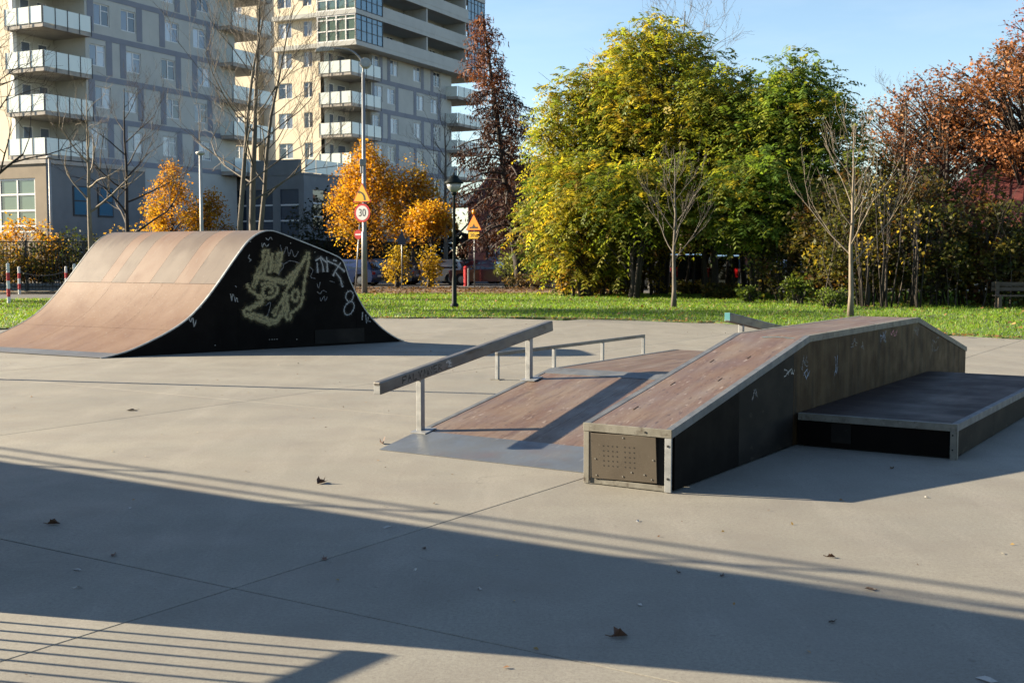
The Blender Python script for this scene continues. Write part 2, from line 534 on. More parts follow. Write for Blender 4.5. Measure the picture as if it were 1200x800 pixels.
def grass_blades(name, label, n, seed, region, poly, hgt):
    rg = np.random.default_rng(seed)
    x0, x1, y0, y1 = region
    # more blades where it is nearer
    P = np.stack([rg.uniform(x0, x1, n), y0 + (y1 - y0) * rg.uniform(0, 1, n) ** 1.35], 1)
    P = P[inside(P, poly)]
    n = len(P)
    clump = (np.sin(P[:, 0] * 2.1 + np.sin(P[:, 1] * 1.3) * 2) + np.sin(P[:, 1] * 2.7 + P[:, 0]) + np.sin(P[:, 0] * 5.3 - P[:, 1] * 4.1)) / 3
    h = hgt * (0.75 + .45 * clump + rg.normal(0, .22, n)).clip(.3, 2)
    a = rg.uniform(0, 6.283, n)
    wv = rg.uniform(.006, .013, n) * (1 + (P[:, 1] - 20) / 40)
    lean = rg.normal(0, .55, (n, 2)) * h[:, None]
    b = np.zeros((n, 3, 3), np.float32)
    z0 = np.full(n, .028)
    b[:, 0] = np.stack([P[:, 0] - np.cos(a) * wv, P[:, 1] - np.sin(a) * wv, z0], 1)
    b[:, 1] = np.stack([P[:, 0] + np.cos(a) * wv, P[:, 1] + np.sin(a) * wv, z0], 1)
    b[:, 2] = np.stack([P[:, 0] + lean[:, 0], P[:, 1] + lean[:, 1], z0 + h], 1)
    t = (.5 + .35 * clump + rg.normal(0, .22, n)).clip(0, 1)[:, None]
    c = (1 - t) * np.array([.090, .190, .016]) + t * np.array([.215, .360, .034])
    dry = rg.uniform(0, 1, n) < .07
    c[dry] = np.array([.30, .23, .09])
    me = np_mesh(name, b.reshape(-1, 3), np.arange(3 * n).reshape(-1, 3), MT['grass'], c)
    return tag(link(name, me), label, 'grass', kind='stuff')


lawn_poly = edge_rough + far
grass_blades('lawn_grass', 'short sunlit green grass of the lawn beyond the concrete plaza', 330000, 3, (-24, 34, 20, 54), lawn_poly, .085)

# fallen leaves lying on the lawn and along its edge (uncountable)
def litter(name, label, n, seed, sampler, size, cols):
    rg = np.random.default_rng(seed)
    P = sampler(rg, n)
    n = len(P)
    a = rg.uniform(0, 6.283, n)
    L_ = size * rg.uniform(.6, 1.4, n)
    d = np.stack([np.cos(a), np.sin(a), rg.normal(0, .25, n)], 1)
    s = np.stack([-np.sin(a), np.cos(a), rg.normal(0, .35, n)], 1)
    V = np.zeros((n, 4, 3))
    V[:, 0] = P - d * L_[:, None] * .5
    V[:, 1] = P + s * L_[:, None] * .32 + np.array([0, 0, .3]) * L_[:, None] * .3
    V[:, 2] = P + d * L_[:, None] * .5
    V[:, 3] = P - s * L_[:, None] * .32 + np.array([0, 0, .3]) * L_[:, None] * .3
    c = np.array(cols)[rg.integers(0, len(cols), n)] * rg.uniform(.7, 1.25, (n, 1))
    me = np_mesh(name, V.reshape(-1, 3), np.arange(4 * n).reshape(-1, 4), MT['leaf_dry'], c)
    return tag(link(name, me), label, 'leaves', kind='stuff')


def lawn_leaves(rg, n):
    P = np.stack([rg.uniform(-20, 30, n), rg.uniform(21, 51, n), np.full(n, .085)], 1)
    keep = inside(P, lawn_poly)
    return P[keep]


def path_leaves(rg, n):
    return np.stack([rg.uniform(-10, 5, n), rg.uniform(49.5, 62, n), np.full(n, .06)], 1)


def edge_leaves(rg, n):
    e = np.array(edge[3:14])
    k = rg.integers(0, len(e) - 1, n)
    t = rg.uniform(0, 1, n)[:, None]
    P = e[k] * (1 - t) + e[k + 1] * t + rg.normal(0, .22, (n, 2)) + np.array([-.05, -.1])
    return np.concatenate([P, np.full((n, 1), .045)], 1)


BROWNS = [(.30, .17, .06), (.24, .12, .05), (.36, .24, .09), (.18, .09, .04)]
litter('lawn_leaf_litter', 'scattered brown fallen leaves across the green lawn', 2600, 5, lawn_leaves, .10, BROWNS)
litter('path_leaf_litter', 'carpet of brown leaves along the footpath by the parked cars', 3600, 6, path_leaves, .13, [(.20, .11, .045), (.15, .08, .035), (.24, .16, .06), (.11, .06, .03)])
litter('edge_leaf_litter', 'thin line of dry leaves blown against the lawn edge', 900, 7, edge_leaves, .07, BROWNS)

def plaza_crumbs(rg, n):
    P = np.stack([rg.uniform(-9, 12, n), rg.uniform(4, 30, n), np.full(n, .006)], 1)
    return P[np.abs(P[:, 0]) < P[:, 1] * .45 + .3]


litter('plaza_leaf_crumbs', 'tiny dry leaf crumbs and twigs strewn over the concrete plaza', 620, 8, plaza_crumbs, .022, BROWNS + [(.42, .38, .30), (.08, .06, .04)])

# ------------------------------------------------------------------ grind box
SL0, SL1, HB0, HB1 = .0, 2.82, .445, .945
BE2, BEND, WBOX = 6.55, 9.05, .70


def hbox(u):
    if u < SL1: return HB0 + (HB1 - HB0) * u / SL1
    if u < BE2: return HB1
    return HB1 + (HB0 - HB1) * (u - BE2) / (BEND - BE2)


MT['ledge_side'] = surf('dark_ledge_board', [(.020, .018, .016), ((.05, .042, .034), 3, 6, .45, .72, (.6, 1, 1)), ((.10, .085, .065), 14, 5, .62, .76, (.4, 1, 1))], k=.5, spec=.08, rough=.65)
gb = thing('grind_box', 'long raised grind box with sloping plywood ends, steel edges and dark graffiti-tagged sides', 'grind box', ORG, GRID)
def side_sheet(u0, u1, y0, y1, mat, name='side_panel', zlow=.012):
    us = [u0] + [b for b in (SL1, BE2) if u0 < b < u1] + [u1]
    poly = [(u0, zlow), (u1, zlow)] + [(u, hbox(u) - .028) for u in reversed(us)]
    return MB().prism(poly, y0, y1).build(name, mat, gb)


cuts = [.055, 1.22, 2.44, 3.66, 4.88, 6.10, 7.32, 9.02]
near_sides = []
for a, b in zip(cuts[:-1], cuts[1:]):
    near_sides.append(side_sheet(a + .0015, b - .0015, .006, .024, MT['side'] if a < 1 else MT['ledge_side'] if a < 2 else MT['side_worn']))
    side_sheet(a + .0015, b - .0015, WBOX - .024, WBOX - .006, MT['side_worn'])
# top sheets
for (a, b) in ((.012, SL1), (SL1, 4.68), (4.68, BE2), (BE2, BEND)):
    ha, hb_ = hbox(a), hbox(b)
    e = .0015
    MB().bar((a + e, WBOX / 2, ha - .012), (b - e, WBOX / 2, hb_ - .012), WBOX - .085, .02).build('top_sheet', MT['ply'], gb)
# steel angle on both long edges, one length per slope
for y, sgn in ((0, 1), (WBOX, -1)):
    for (a, b) in ((0.0, SL1), (SL1, BE2), (BE2, BEND)):
        m = MB()
        m.bar((a, y + sgn * .0245, hbox(a) - .002), (b, y + sgn * .0245, hbox(b) - .002), .052, .006)
        m.bar((a, y, hbox(a) - .028), (b, y, hbox(b) - .028), .006, .058)
        m.build('edge_angle', MT['edge_blue'] if a < SL1 else MT['galv_dirty'], gb, bevel=.0015)
# front frame and hanging plate
MB().box(-.010, .004, .0, .052, .004, HB0 - .036).build('corner_post', MT['galv'], gb, bevel=.003)
MB().box(-.010, .004, WBOX - .045, WBOX, .004, HB0 - .036).build('corner_post', MT['galv_dirty'], gb, bevel=.003)
MB().box(-.014, .003, -.003, WBOX + .003, HB0 - .058, HB0 + .002).build('front_rail', MT['galv_dirty'], gb, bevel=.003)
MB().box(.004, .02, .052, WBOX - .045, .006, .044).build('bottom_rail', MT['galv_dirty'], gb, bevel=.002)
MB().box(.03, .045, .03, WBOX - .03, .044, HB0 - .06).build('shade_backing', MT['black'], gb)  # black sheet stands in for the unlit inside of the box
pl = MB()
pl.box(-.004, .004, -.255, .255, -.165, .165)
plate = pl.build('access_plate', MT['plate'], gb, bevel=.002, loc=(-.004, .375, .217))
plate.rotation_euler = (R(-1.0), R(-2.5), R(2.0))
h = MB()
for gx, nx in ((.158, 4), (-.012, 3)):
    for i in range(nx):
        for j in range(5):
            y, z = gx - i * .036, .078 - j * .036
            h.v += [(-.0052, y + .0055 * math.cos(t * 1.0472), z + .0055 * math.sin(t * 1.0472)) for t in range(6)]
            k = len(h.v) - 6
            h.f.append((k, k + 1, k + 2, k + 3, k + 4, k + 5))
h.build('perforation', MT['hole'], plate)
for (y, z) in ((.0, .145), (.225, -.02), (-.23, .0), (.22, -.14), (-.16, -.11), (-.06, -.10), (.01, -.135), (-.215, -.14)):
    MB().tube([(-.004, y, z), (-.008, y, z)], .006, 8).build('screw', MT['bolt'], plate)
for z in (.10, .33):
    MB().tube([(-.010, .026, z), (-.014, .026, z)], .009, 8).build('bolt', MT['black'], gb)
MB().tube([(-.014, .20, HB0 - .03), (-.018, .20, HB0 - .03)], .008, 8).build('bolt', MT['black'], gb)
# worn screw rows on the sloping sheet: short dull scrapes
for k, (u, v) in enumerate([(.38, .50), (1.06, .52), (1.25, .20), (1.78, .50), (1.95, .24)]):
    MB().bar((u, v, hbox(u) - .0004), (u + .09, v + .003, hbox(u + .09) - .0004), .007, .002).build('scrape_mark', MT['side_worn'], gb)

# ------------------------------------------------------------------ bank ramp beside it (up, table, down)
BK0, BK1, BK2, BK3 = .35, 3.16, 6.2, 9.0
HT = .475
VL, VR = 2.905, WBOX + .012
bk = thing('bank_ramp', 'low brown plywood bank ramp with a flat table and blue-grey steel toe plate', 'bank ramp', uv(BK0, VR), GRID)
def bz(u):
    if u < BK1: return HT * (u - BK0) / (BK1 - BK0)
    if u < BK2: return HT
    return HT * (BK3 - u) / (BK3 - BK2)


def bk_sheet(u0, u1, v0, v1, name, mat, lift=0.0, t=.018):
    z0, z1 = bz(u0) + lift, bz(u1) + lift
    m = MB()
    a, b, c, d_ = u0 - BK0, u1 - BK0, v0 - VR, v1 - VR
    m.quad_mesh([(a, c, z0 - t), (b, c, z1 - t), (b, d_, z1 - t), (a, d_, z0 - t), (a, c, z0), (b, c, z1), (b, d_, z1), (a, d_, z0)],
                [(0, 3, 2, 1), (4, 5, 6, 7), (0, 1, 5, 4), (1, 2, 6, 5), (2, 3, 7, 6), (3, 0, 4, 7)])
    return m.build(name, mat, bk)


bk_sheet(BK0, .905, VR, VL, 'toe_plate', MT['toe'], .006, .004)
vm = (VL + VR) / 2 - .06
for (a, b, c, d_) in ((.908, 2.98, VR, vm - .0015), (.908, 2.98, vm + .0015, VL - .045), (BK1 + .09, 4.7, VR, vm - .0015), (BK1 + .09, 4.7, vm + .0015, VL - .045), (4.703, BK2, VR, vm - .0015),
                      (4.703, BK2, vm + .0015, VL - .045), (BK2 + .003, BK3, VR, vm - .0015), (BK2 + .003, BK3, vm + .0015, VL - .045)):
    bk_sheet(a, b, c, d_, 'plywood_sheet', MT['ply'])
bk_sheet(2.983, BK1, VR, VL - .045, 'ridge_plate', MT['edge_blue'], .004, .006)
bk_sheet(BK1, BK1 + .087, VR, VL - .045, 'ridge_plate', MT['edge_blue'], .004, .006)
for (a, b) in ((.908, BK1), (BK1, BK2), (BK2, BK3)):
    bk_sheet(a, b, VL - .044, VL + .004, 'edge_strip', MT['edge_blue'], .004, .03)
poly = [(BK0 + .1 - BK0, .0), (BK3 - BK0, 0.0), (BK2 - BK0, HT - .03), (BK1 - BK0, HT - .03)]
MB().prism(poly, VL - VR - .03, VL - VR - .01).build('side_panel', MT['side_worn'], bk)

# ------------------------------------------------------------------ ledge on the other side
LU0, LU1, LV, LH = 2.50, 7.05, -1.345, .287
lg = thing('manual_pad', 'low dark glossy plywood ledge bolted along the shaded side of the grind box', 'ledge', uv(LU0, LV), GRID)
LW, LL = -.008 - LV, LU1 - LU0
for (a, b) in ((.045, 1.52), (1.523, 3.02), (3.023, LL)):
    MB().box(a, b, .045, LW - .001, LH - .02, LH).build('top_sheet', MT['deck'], lg)
for (a, b) in ((.02, .86), (.863, LW)):
    MB().box(.02, .038, a, b, .02, LH - .03).build('front_board', MT['side'], lg)
MB().box(.012, .022, .865, LW - .30, .055, LH - .05).build('patch_board', MT['ledge_side'], lg)
for (a, b) in ((.05, 1.52), (1.523, 3.02), (3.023, LL - .02)):
    MB().box(a, b, .012, .03, .012, LH - .03).build('side_board', MT['ledge_side'], lg)
m = MB().box(0, .05, 0, LW - .01, LH - .002, LH + .004)
m.box(-.004, .002, 0, LW - .01, LH - .055, LH + .004)
m.build('edge_angle', MT['galv_dirty'], lg, bevel=.0015)
m = MB().box(.05, LL, 0, .05, LH - .002, LH + .004)
m.box(.0, LL, -.004, .002, LH - .055, LH + .004)
m.build('edge_angle', MT['edge_blue'], lg, bevel=.0015)
m = MB().box(-.004, .05, -.004, .004, .0, LH - .056)
m.box(-.004, .004, -.004, .05, .0, LH - .056)
m.build('corner_post', MT['galv_dirty'], lg, bevel=.002)
MB().box(.05, LL - .1, .05, LW - .05, .0, .02).build('base_frame', MT['black'], lg)
for z in (.08, .2): MB().tube([(-.004, .03, z), (-.008, .03, z)], .007, 8).build('bolt', MT['black'], lg)

# ------------------------------------------------------------------ rails
def grind_rail(name, label, u0, v0, flip):
    sg = -1 if flip else 1
    t = thing(name, label, 'rail', uv(u0, v0), GRID if not flip else GRID + math.pi, 'square section grind rails on the bank ramp')
    return t


r1 = grind_rail('grind_rail', 'thick inclined square steel grind rail on two posts, with a black tag', .905, VL - .02, False)
z0 = bz(.905) + .004
def beam_at(u): return .533 + (.927 - .533) * (u - .303) / (3.13 - .303)


b = MB().bar((.303 - .905, 0, beam_at(.303)), (3.13 - .905, 0, beam_at(3.13)), .075, .108)
beam = b.build('beam', MT['beam'], r1, bevel=.010)
MB().bar((.300 - .905, 0, beam_at(.303)), (.304 - .905, 0, beam_at(.303)), .068, .10).build('end_cap', MT['galv'], r1, bevel=.012)
for u in (.905, 2.72):
    MB().box(u - .905 - .028, u - .905 + .028, -.028, .028, bz(u) + .006, beam_at(u) - .05).build('post', MT['galv'], r1, bevel=.004)
    m = MB()
    m.bar((u - .905 - .085, -.03, bz(u - .085) + .010), (u - .905 + .085, -.03, bz(u + .085) + .010), .17, .009)
    m.build('base_plate', MT['galv'], r1, bevel=.002)
# black spray tag on the beam
r2 = grind_rail('grind_rail', 'inclined steel grind rail with a cyan sprayed end showing behind the grind box', 6.35, 1.93, False)
def beam2(u): return .94 - .14 * (u - 5.55)


MB().bar((5.55 - 6.35, 0, beam2(5.55)), (8.4 - 6.35, 0, beam2(8.4)), .075, .108).build('beam', MT['beam'], r2, bevel=.010)
MB().bar((5.545 - 6.35, 0, beam2(5.55)), (5.549 - 6.35, 0, beam2(5.55)), .068, .10).build('end_cap', MT['cyan'], r2, bevel=.012)
for u in (5.98, 7.9):
    MB().box(u - 6.35 - .028, u - 6.35 + .028, -.028, .028, bz(u) + .006, beam2(u) - .05).build('post', MT['galv'], r2, bevel=.004)
    MB().bar((u - 6.35 - .08, 0, bz(u - .08) + .010), (u - 6.35 + .08, 0, bz(u + .08) + .010), .16, .009).build('base_plate', MT['galv'], r2)

fr = thing('flat_rail', 'low slim steel rail on four thin posts standing on the concrete', 'rail', uv(5.73, 5.28), GRID)
LFR = 4.31
MB().bar((-.024, 0, .345), (LFR + .024, 0, .345), .048, .048).build('top_bar', MT['beam'], fr, bevel=.006)
for u in (0, 1.47, 2.92, LFR):
    MB().box(u - .022, u + .022, -.022, .022, .006, .320).build('post', MT['galv'], fr, bevel=.003)
    MB().box(u - .07, u + .07, -.07, .07, .0, .008).build('base_plate', MT['galv_dirty'], fr)

# ------------------------------------------------------------------ big curved ramp (quarter-pipe both sides)
RS0 = Vector((-6.64, 19.23, 0))
RROT = math.atan2(.647, .7625)
SK = -.3485 / .937          # its front edge is not square to its side
PROF = [(0, .012), (.16, .035), (.5, .115), (.9, .27), (1.25, .435), (1.54, .62), (1.82, .885), (2.07, 1.18), (2.35, 1.54), (2.62, 1.87), (2.80, 2.015), (2.95, 2.085), (3.10, 2.105), (3.26, 2.075),
        (3.85, 1.88), (4.42, 1.675), (4.585, 1.58), (4.67, 1.42), (4.77, 1.17), (5.05, .69), (5.39, .34), (5.74, .11), (5.98, .01)]


def catmull(pts, k=4):
    P = [Vector((*p, 0)) if len(p) == 2 else Vector(p) for p in pts]
    out = []
    for i in range(len(P) - 1):
        a, b, c, d_ = P[max(i - 1, 0)], P[i], P[i + 1], P[min(i + 2, len(P) - 1)]
        for j in range(k):
            t = j / k
            q = .5 * ((2 * b) + (c - a) * t + (2 * a - 5 * b + 4 * c - d_) * t * t + (3 * b - 3 * c + d_ - a) * t ** 3)
            out.append(q)
    out.append(P[-1])
    return out


CUR = [(p.x, p.y) for p in catmull(PROF, 4)]
# arc length position of every sample
ARC = [0.0]
for (a, b), (c, d_) in zip(CUR[:-1], CUR[1:]): ARC.append(ARC[-1] + math.hypot(c - a, d_ - b))


def curve_between(s0, s1):
    """samples of the profile whose x lies in s0..s1, with exact ends"""
    def at(s):
        for (a, b), (c, d_) in zip(CUR[:-1], CUR[1:]):
            if a <= s <= c: return (s, b + (d_ - b) * (s - a) / max(c - a, 1e-9))
        return CUR[-1]
    return [at(s0)] + [p for p in CUR if s0 + .004 < p[0] < s1 - .004] + [at(s1)]


rp_ = thing('skate_ramp', 'big brown curved plywood skate ramp with a black graffiti-covered side', 'skate ramp', RS0, RROT)
RWID = 3.8


def ramp_sheet(s0, s1, w0, w1, name, mat, lift=0.0, t=.016):
    c = curve_between(s0, s1)
    m = MB()
    n = len(c)
    nor = []
    for i in range(n):
        a, b = c[max(i - 1, 0)], c[min(i + 1, n - 1)]
        l = math.hypot(b[0] - a[0], b[1] - a[1])
        nor.append((-(b[1] - a[1]) / l, (b[0] - a[0]) / l))
    vs = []
    for w in (w0, w1):
        for up in (lift, lift - t):
            for (s, z), (nx, nzz) in zip(c, nor):
                vs.append((s + nx * up + SK * w * .937, w * .937, max(z + nzz * up, .002)))
    fs = []
    for i in range(n - 1):
        fs.append((i, i + 1, 2 * n + i + 1, 2 * n + i))              # top
        fs.append((n + i + 1, n + i, 3 * n + i, 3 * n + i + 1))      # bottom
        fs.append((i + 1, i, n + i, n + i + 1))
        fs.append((2 * n + i, 2 * n + i + 1, 3 * n + i + 1, 3 * n + i))
    fs.append((0, 2 * n, 3 * n, n))
    fs.append((n - 1, 2 * n - 1, 4 * n - 1, 3 * n - 1))
    m.quad_mesh(vs, fs)
    me = m.mesh(name, mat)
    o = link(name, me, rp_)
    for p in me.polygons: p.use_smooth = True
    me.set_sharp_from_angle(angle=R(35))
    return o


g_ = .002
ramp_sheet(.0, .30, .03, RWID - .03, 'toe_plate', MT['toe'], .004, .006)
for (a, b) in ((.03, 1.27), (1.27, 2.53), (2.53, RWID - .03)):
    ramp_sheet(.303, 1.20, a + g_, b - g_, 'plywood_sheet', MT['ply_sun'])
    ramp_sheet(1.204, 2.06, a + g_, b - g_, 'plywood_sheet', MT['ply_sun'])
for (a, b, k) in ((.03, .66, 'ply_grey'), (.66, 1.02, 'ply_pink'), (1.02, 1.62, 'ply_grey'), (1.62, 2.22, 'ply_pink'), (2.22, 2.58, 'ply_grey'), (2.58, 2.86, 'ply_pink'), (2.86, RWID - .03, 'ply_grey')):
    ramp_sheet(2.064, 3.06, a + g_, b - g_, 'plywood_sheet', MT[k])
for (a, b) in ((.03, 1.27), (1.27, 2.53), (2.53, RWID - .03)):
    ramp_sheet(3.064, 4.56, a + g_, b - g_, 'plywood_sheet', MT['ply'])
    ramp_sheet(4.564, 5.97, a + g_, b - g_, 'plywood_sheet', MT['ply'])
# light steel edges along the curve
for w in (0.0, RWID - .03):
    ramp_sheet(.0, 5.975, w, w + .03, 'edge_trim', MT['galv'] if w == 0 else MT['edge_blue'], .004, .02)
sides = []
for w in (.004, RWID - .02):
    # boards side by side
    for (a, b) in ((.12, 2.44), (2.443, 4.88), (4.883, 5.86)):
        c = curve_between(a, b)
        poly = [(a, .004), (b, .004)] + [(s, max(z - .016, .006)) for s, z in reversed(c)]
        m = MB()
        nn = len(poly)
        y0, y1 = w * .937, (w + .016) * .937
        vs = [(x + SK * y0, y0, z) for x, z in poly] + [(x + SK * y1, y1, z) for x, z in poly]
        m.quad_mesh(vs, [tuple(range(nn)), tuple(range(2 * nn - 1, nn - 1, -1))] + [(i, nn + i, nn + (i + 1) % nn, (i + 1) % nn) for i in range(nn)])
        o = m.build('side_board', MT['side'], rp_)
        if w < 1: sides.append(o)
# small patch at the foot of the side
MB().box(3.98, 5.05, -.006, .003, .045, .30).build('patch_board', MT['ledge_side'], rp_)
for s, z in ((2.0, .12), (3.05, .17), (3.10, .17), (3.15, .17), (3.2, .17), (3.6, .15), (1.75, .78), (2.7, 1.9), (3.5, 1.88), (4.0, 1.72)):
    MB().tube([(s, .003, z), (s, -.004, z)], .010, 8).build('screw', MT['bolt'], rp_)


# ------------------------------------------------------------------ spray paint and lettering
def paint_mat(name, col, dens=.75):
    m, n, p, out = new_mat(name)
    p.inputs['Base Color'].default_value = (*col, 1)
    p.inputs['Roughness'].default_value = .65
    u = n.nodes.new('ShaderNodeUVMap')
    u.uv_map = 'across'
    sep = n.nodes.new('ShaderNodeSeparateXYZ')
    n.links.new(u.outputs['UV'], sep.inputs[0])
    # soft edge across the stroke
    mth = n.nodes.new('ShaderNodeMath')
    mth.operation = 'PINGPONG'
    mth.inputs[1].default_value = .5
    n.links.new(sep.outputs['Y'], mth.inputs[0])
    edge_ = ramp(n, mth.outputs[0], .02, .36)
    nz_ = ramp(n, noise(n, coords(n, 'object'), 45, 4, .6), .25, .62, .35, 1)
    ml = n.nodes.new('ShaderNodeMath')
    ml.operation = 'MULTIPLY'
    n.links.new(edge_, ml.inputs[0])
    n.links.new(nz_, ml.inputs[1])
    m2 = n.nodes.new('ShaderNodeMath')
    m2.operation = 'MULTIPLY'
    m2.inputs[1].default_value = dens
    n.links.new(ml.outputs[0], m2.inputs[0])
    n.links.new(m2.outputs[0], p.inputs['Alpha'])
    return m


MT['spray_yellow'] = paint_mat('yellow_spray', (.30, .255, .125), .88)
MT['spray_white'] = paint_mat('white_spray', (.36, .36, .35), .85)
MT['spray_grey'] = paint_mat('grey_spray', (.20, .20, .20), .7)
MT['spray_black'] = paint_mat('black_spray', (.010, .010, .012), .95)
MT['spray_blue'] = paint_mat('pale_blue_spray', (.34, .42, .55), .6)
MT['spray_pink'] = paint_mat('pink_spray', (.55, .22, .26), .6)
MT['halo_yellow'] = paint_mat('yellow_overspray', (.30, .255, .125), .10)
MT['halo_white'] = paint_mat('white_overspray', (.36, .36, .35), .08)
MT['spray_cyan'] = paint_mat('cyan_spray_mark', (.08, .45, .55), .7)


def ribbons(strokes, to3d, normal, width, name, mat, parent, smooth=True):
    """strokes in 2-D drawn as soft ribbons on a face; to3d maps 2-D to the parent's space"""
    V, F, UV = [], [], []
    nv = Vector(normal).normalized()
    lift = 0.0
    for st in strokes:
        P = [to3d(*p) for p in st]
        if smooth and len(P) > 2: P = catmull([tuple(p) for p in P], 4)
        P = [Vector(p) for p in P]
        o = len(V)
        lift += .00012
        for i, p in enumerate(P):
            t = (P[min(i + 1, len(P) - 1)] - P[max(i - 1, 0)]).normalized()
            s = t.cross(nv).normalized()
            w = width * (.85 + .3 * math.sin(i * 1.7 + len(V)))
            V.append(tuple(p + s * w * .5 + nv * lift))
            V.append(tuple(p - s * w * .5 + nv * lift))
        for i in range(len(P) - 1):
            F.append((o + 2 * i, o + 2 * i + 1, o + 2 * i + 3, o + 2 * i + 2))
            UV += [(i, 0), (i, 1), (i + 1, 1), (i + 1, 0)]
    me = bpy.data.meshes.new(name)
    me.from_pydata(V, [], F)
    l = me.uv_layers.new(name='across')
    for k, c in enumerate(UV): l.data[k].uv = c
    me.materials.append(mat)
    return link(name, me, parent)


# the ramp side: photo-surveyed strokes mapped to the side's plane
_e = Vector((.7625, .647, 0))
_n = Vector((.647, -.7625, 0))


def side_pt(px, py):
    v = (400 - py) / FPX
    d_ = Vector(((px - 600) / FPX, CT + v * ST, -ST + v * CT))
    c = Vector((0, 0, EYE))
    p0 = RS0 + _n * -.0
    t = (p0 - c).dot(_n) / d_.dot(_n)
    q = c + d_ * t
    return ((q - RS0).dot(_e), q.z)


def crop3(x, y): return (270 + x * 210 / 1120, 270 + y * 150 / 800)


def ramp_face(x, y):
    s, z = side_pt(*crop3(x, y))
    return (s, -.006, z)


yel = [[(205, 120), (200, 200), (165, 260), (140, 350), (160, 330), (190, 240), (235, 160)], [(195, 140), (235, 125), (225, 210), (205, 280)], [(265, 140), (250, 250), (285, 180), (300, 150), (275, 260), (310, 190)],
       [(150, 290), (220, 300), (290, 305), (360, 320)], [(190, 345), (215, 330), (270, 335), (295, 370), (270, 410), (225, 420), (200, 385), (215, 350), (255, 350), (262, 380), (235, 390)],
       [(100, 330), (120, 370), (160, 400), (200, 450), (150, 470), (90, 495), (95, 530), (170, 555), (260, 585), (320, 530), (330, 450), (335, 380)],
       [(345, 380), (380, 320), (410, 260), (440, 220), (475, 150), (488, 145), (485, 210), (465, 300), (455, 380), (440, 460), (400, 500), (375, 520), (375, 550), (350, 550), (340, 500), (350, 450), (345, 390)],
       [(390, 380), (415, 372), (425, 405), (410, 440), (388, 430), (385, 395), (400, 378)], [(360, 345), (400, 260), (430, 225), (400, 300), (370, 350)], [(330, 420), (300, 470), (260, 520), (290, 490), (270, 540)],
       [(100, 520), (140, 540), (200, 560), (250, 570), (300, 550)], [(205, 440), (160, 470), (110, 500)], [(150, 300), (200, 285), (260, 310), (330, 330), (355, 315)], [(350, 300), (385, 270), (420, 240), (450, 200), (470, 175)],
       [(365, 400), (350, 440), (360, 490), (345, 530)], [(180, 400), (200, 430), (190, 450), (150, 455)], [(230, 150), (255, 200), (240, 270)], [(285, 150), (320, 140), (310, 200), (290, 270)], [(120, 520), (180, 530), (240, 555), (290, 560), (315, 500)]]
ribbons(yel, ramp_face, (0, -1, 0), .105, 'graffiti', MT['spray_yellow'], sides[1])
wht = [[(605, 190), (660, 215), (715, 258)], [(690, 200), (650, 260), (640, 285)], [(655, 260), (685, 300), (700, 355)], [(540, 200), (545, 265)], [(530, 190), (560, 170), (575, 215), (580, 260)], [(600, 165), (605, 260)],
       [(560, 165), (600, 200)], [(640, 185), (665, 190)]]
ribbons(wht, ramp_face, (0, -1, 0), .060, 'graffiti', MT['spray_white'], sides[1], False)
eight = [[(740, 450), (720, 420), (730, 385), (755, 380), (768, 405), (755, 440), (725, 460), (710, 495), (720, 525), (750, 520), (772, 480), (765, 450), (740, 440)]]
ribbons(eight, ramp_face, (0, -1, 0), .040, 'graffiti', MT['spray_white'], sides[1])
for st_ in ([(825, 510), (822, 560)], [(845, 525), (850, 580), (862, 540), (860, 570)], [(868, 565), (874, 570)]):
    ribbons([st_], ramp_face, (0, -1, 0), .045, 'graffiti', MT['spray_white'], sides[2], False)
gry = [[(310, 90), (330, 150), (350, 100), (365, 160), (380, 120), (400, 165), (425, 130)], [(320, 230), (305, 215), (325, 205), (330, 230), (310, 255), (300, 280)], [(540, 330), (550, 360), (560, 320)], [(540, 380), (560, 395), (575, 375), (600, 385)],
       [(560, 420), (565, 440), (585, 410), (590, 440), (605, 415)], [(330, 215), (370, 190), (430, 205), (450, 230)], [(220, 470), (250, 450), (235, 520), (215, 540)], [(495, 230), (515, 250), (500, 290), (530, 300)], [(620, 315), (650, 325)]]
for st_ in gry: ribbons([st_], ramp_face, (0, -1, 0), .026, 'graffiti', MT['spray_grey'], sides[1])
for st_ in ([[(120, 150), (112, 170), (125, 185), (118, 195), (130, 180)], [(195, 80), (200, 105), (210, 80), (225, 100), (240, 85)], [(220, 45), (235, 60), (250, 42), (260, 58)]]):
    ribbons([st_], ramp_face, (0, -1, 0), .022, 'graffiti', MT['spray_white'], sides[1])
for st_ in ([(0, 395), (8, 440), (12, 400), (22, 410)], [(25, 415), (30, 445), (38, 420), (45, 448)], [(28, 345), (38, 355)]):
    ribbons([st_], ramp_face, (0, -1, 0), .026, 'graffiti', MT['spray_white'], sides[0])
ribbons([[(-262, 540), (-250, 570), (-240, 545)], [(-235, 545), (-228, 600), (-215, 560)]], ramp_face, (0, -1, 0), .035, 'graffiti', MT['spray_white'], sides[0])


for st_, w_, mt_ in ((yel, .24, 'halo_yellow'), (wht, .16, 'halo_white'), (eight, .11, 'halo_white')):
    ribbons(st_, lambda x, y: (ramp_face(x, y)[0], -.0035, ramp_face(x, y)[2]), (0, -1, 0), w_, 'overspray', MT[mt_], sides[1])


# tag on the rail beam: angular black letters
def beam_face(x, y):          # x along the beam in metres from the lower end, y from mid height
    u = .303 + x
    return (u - .905, -.0385, beam_at(u) + y)


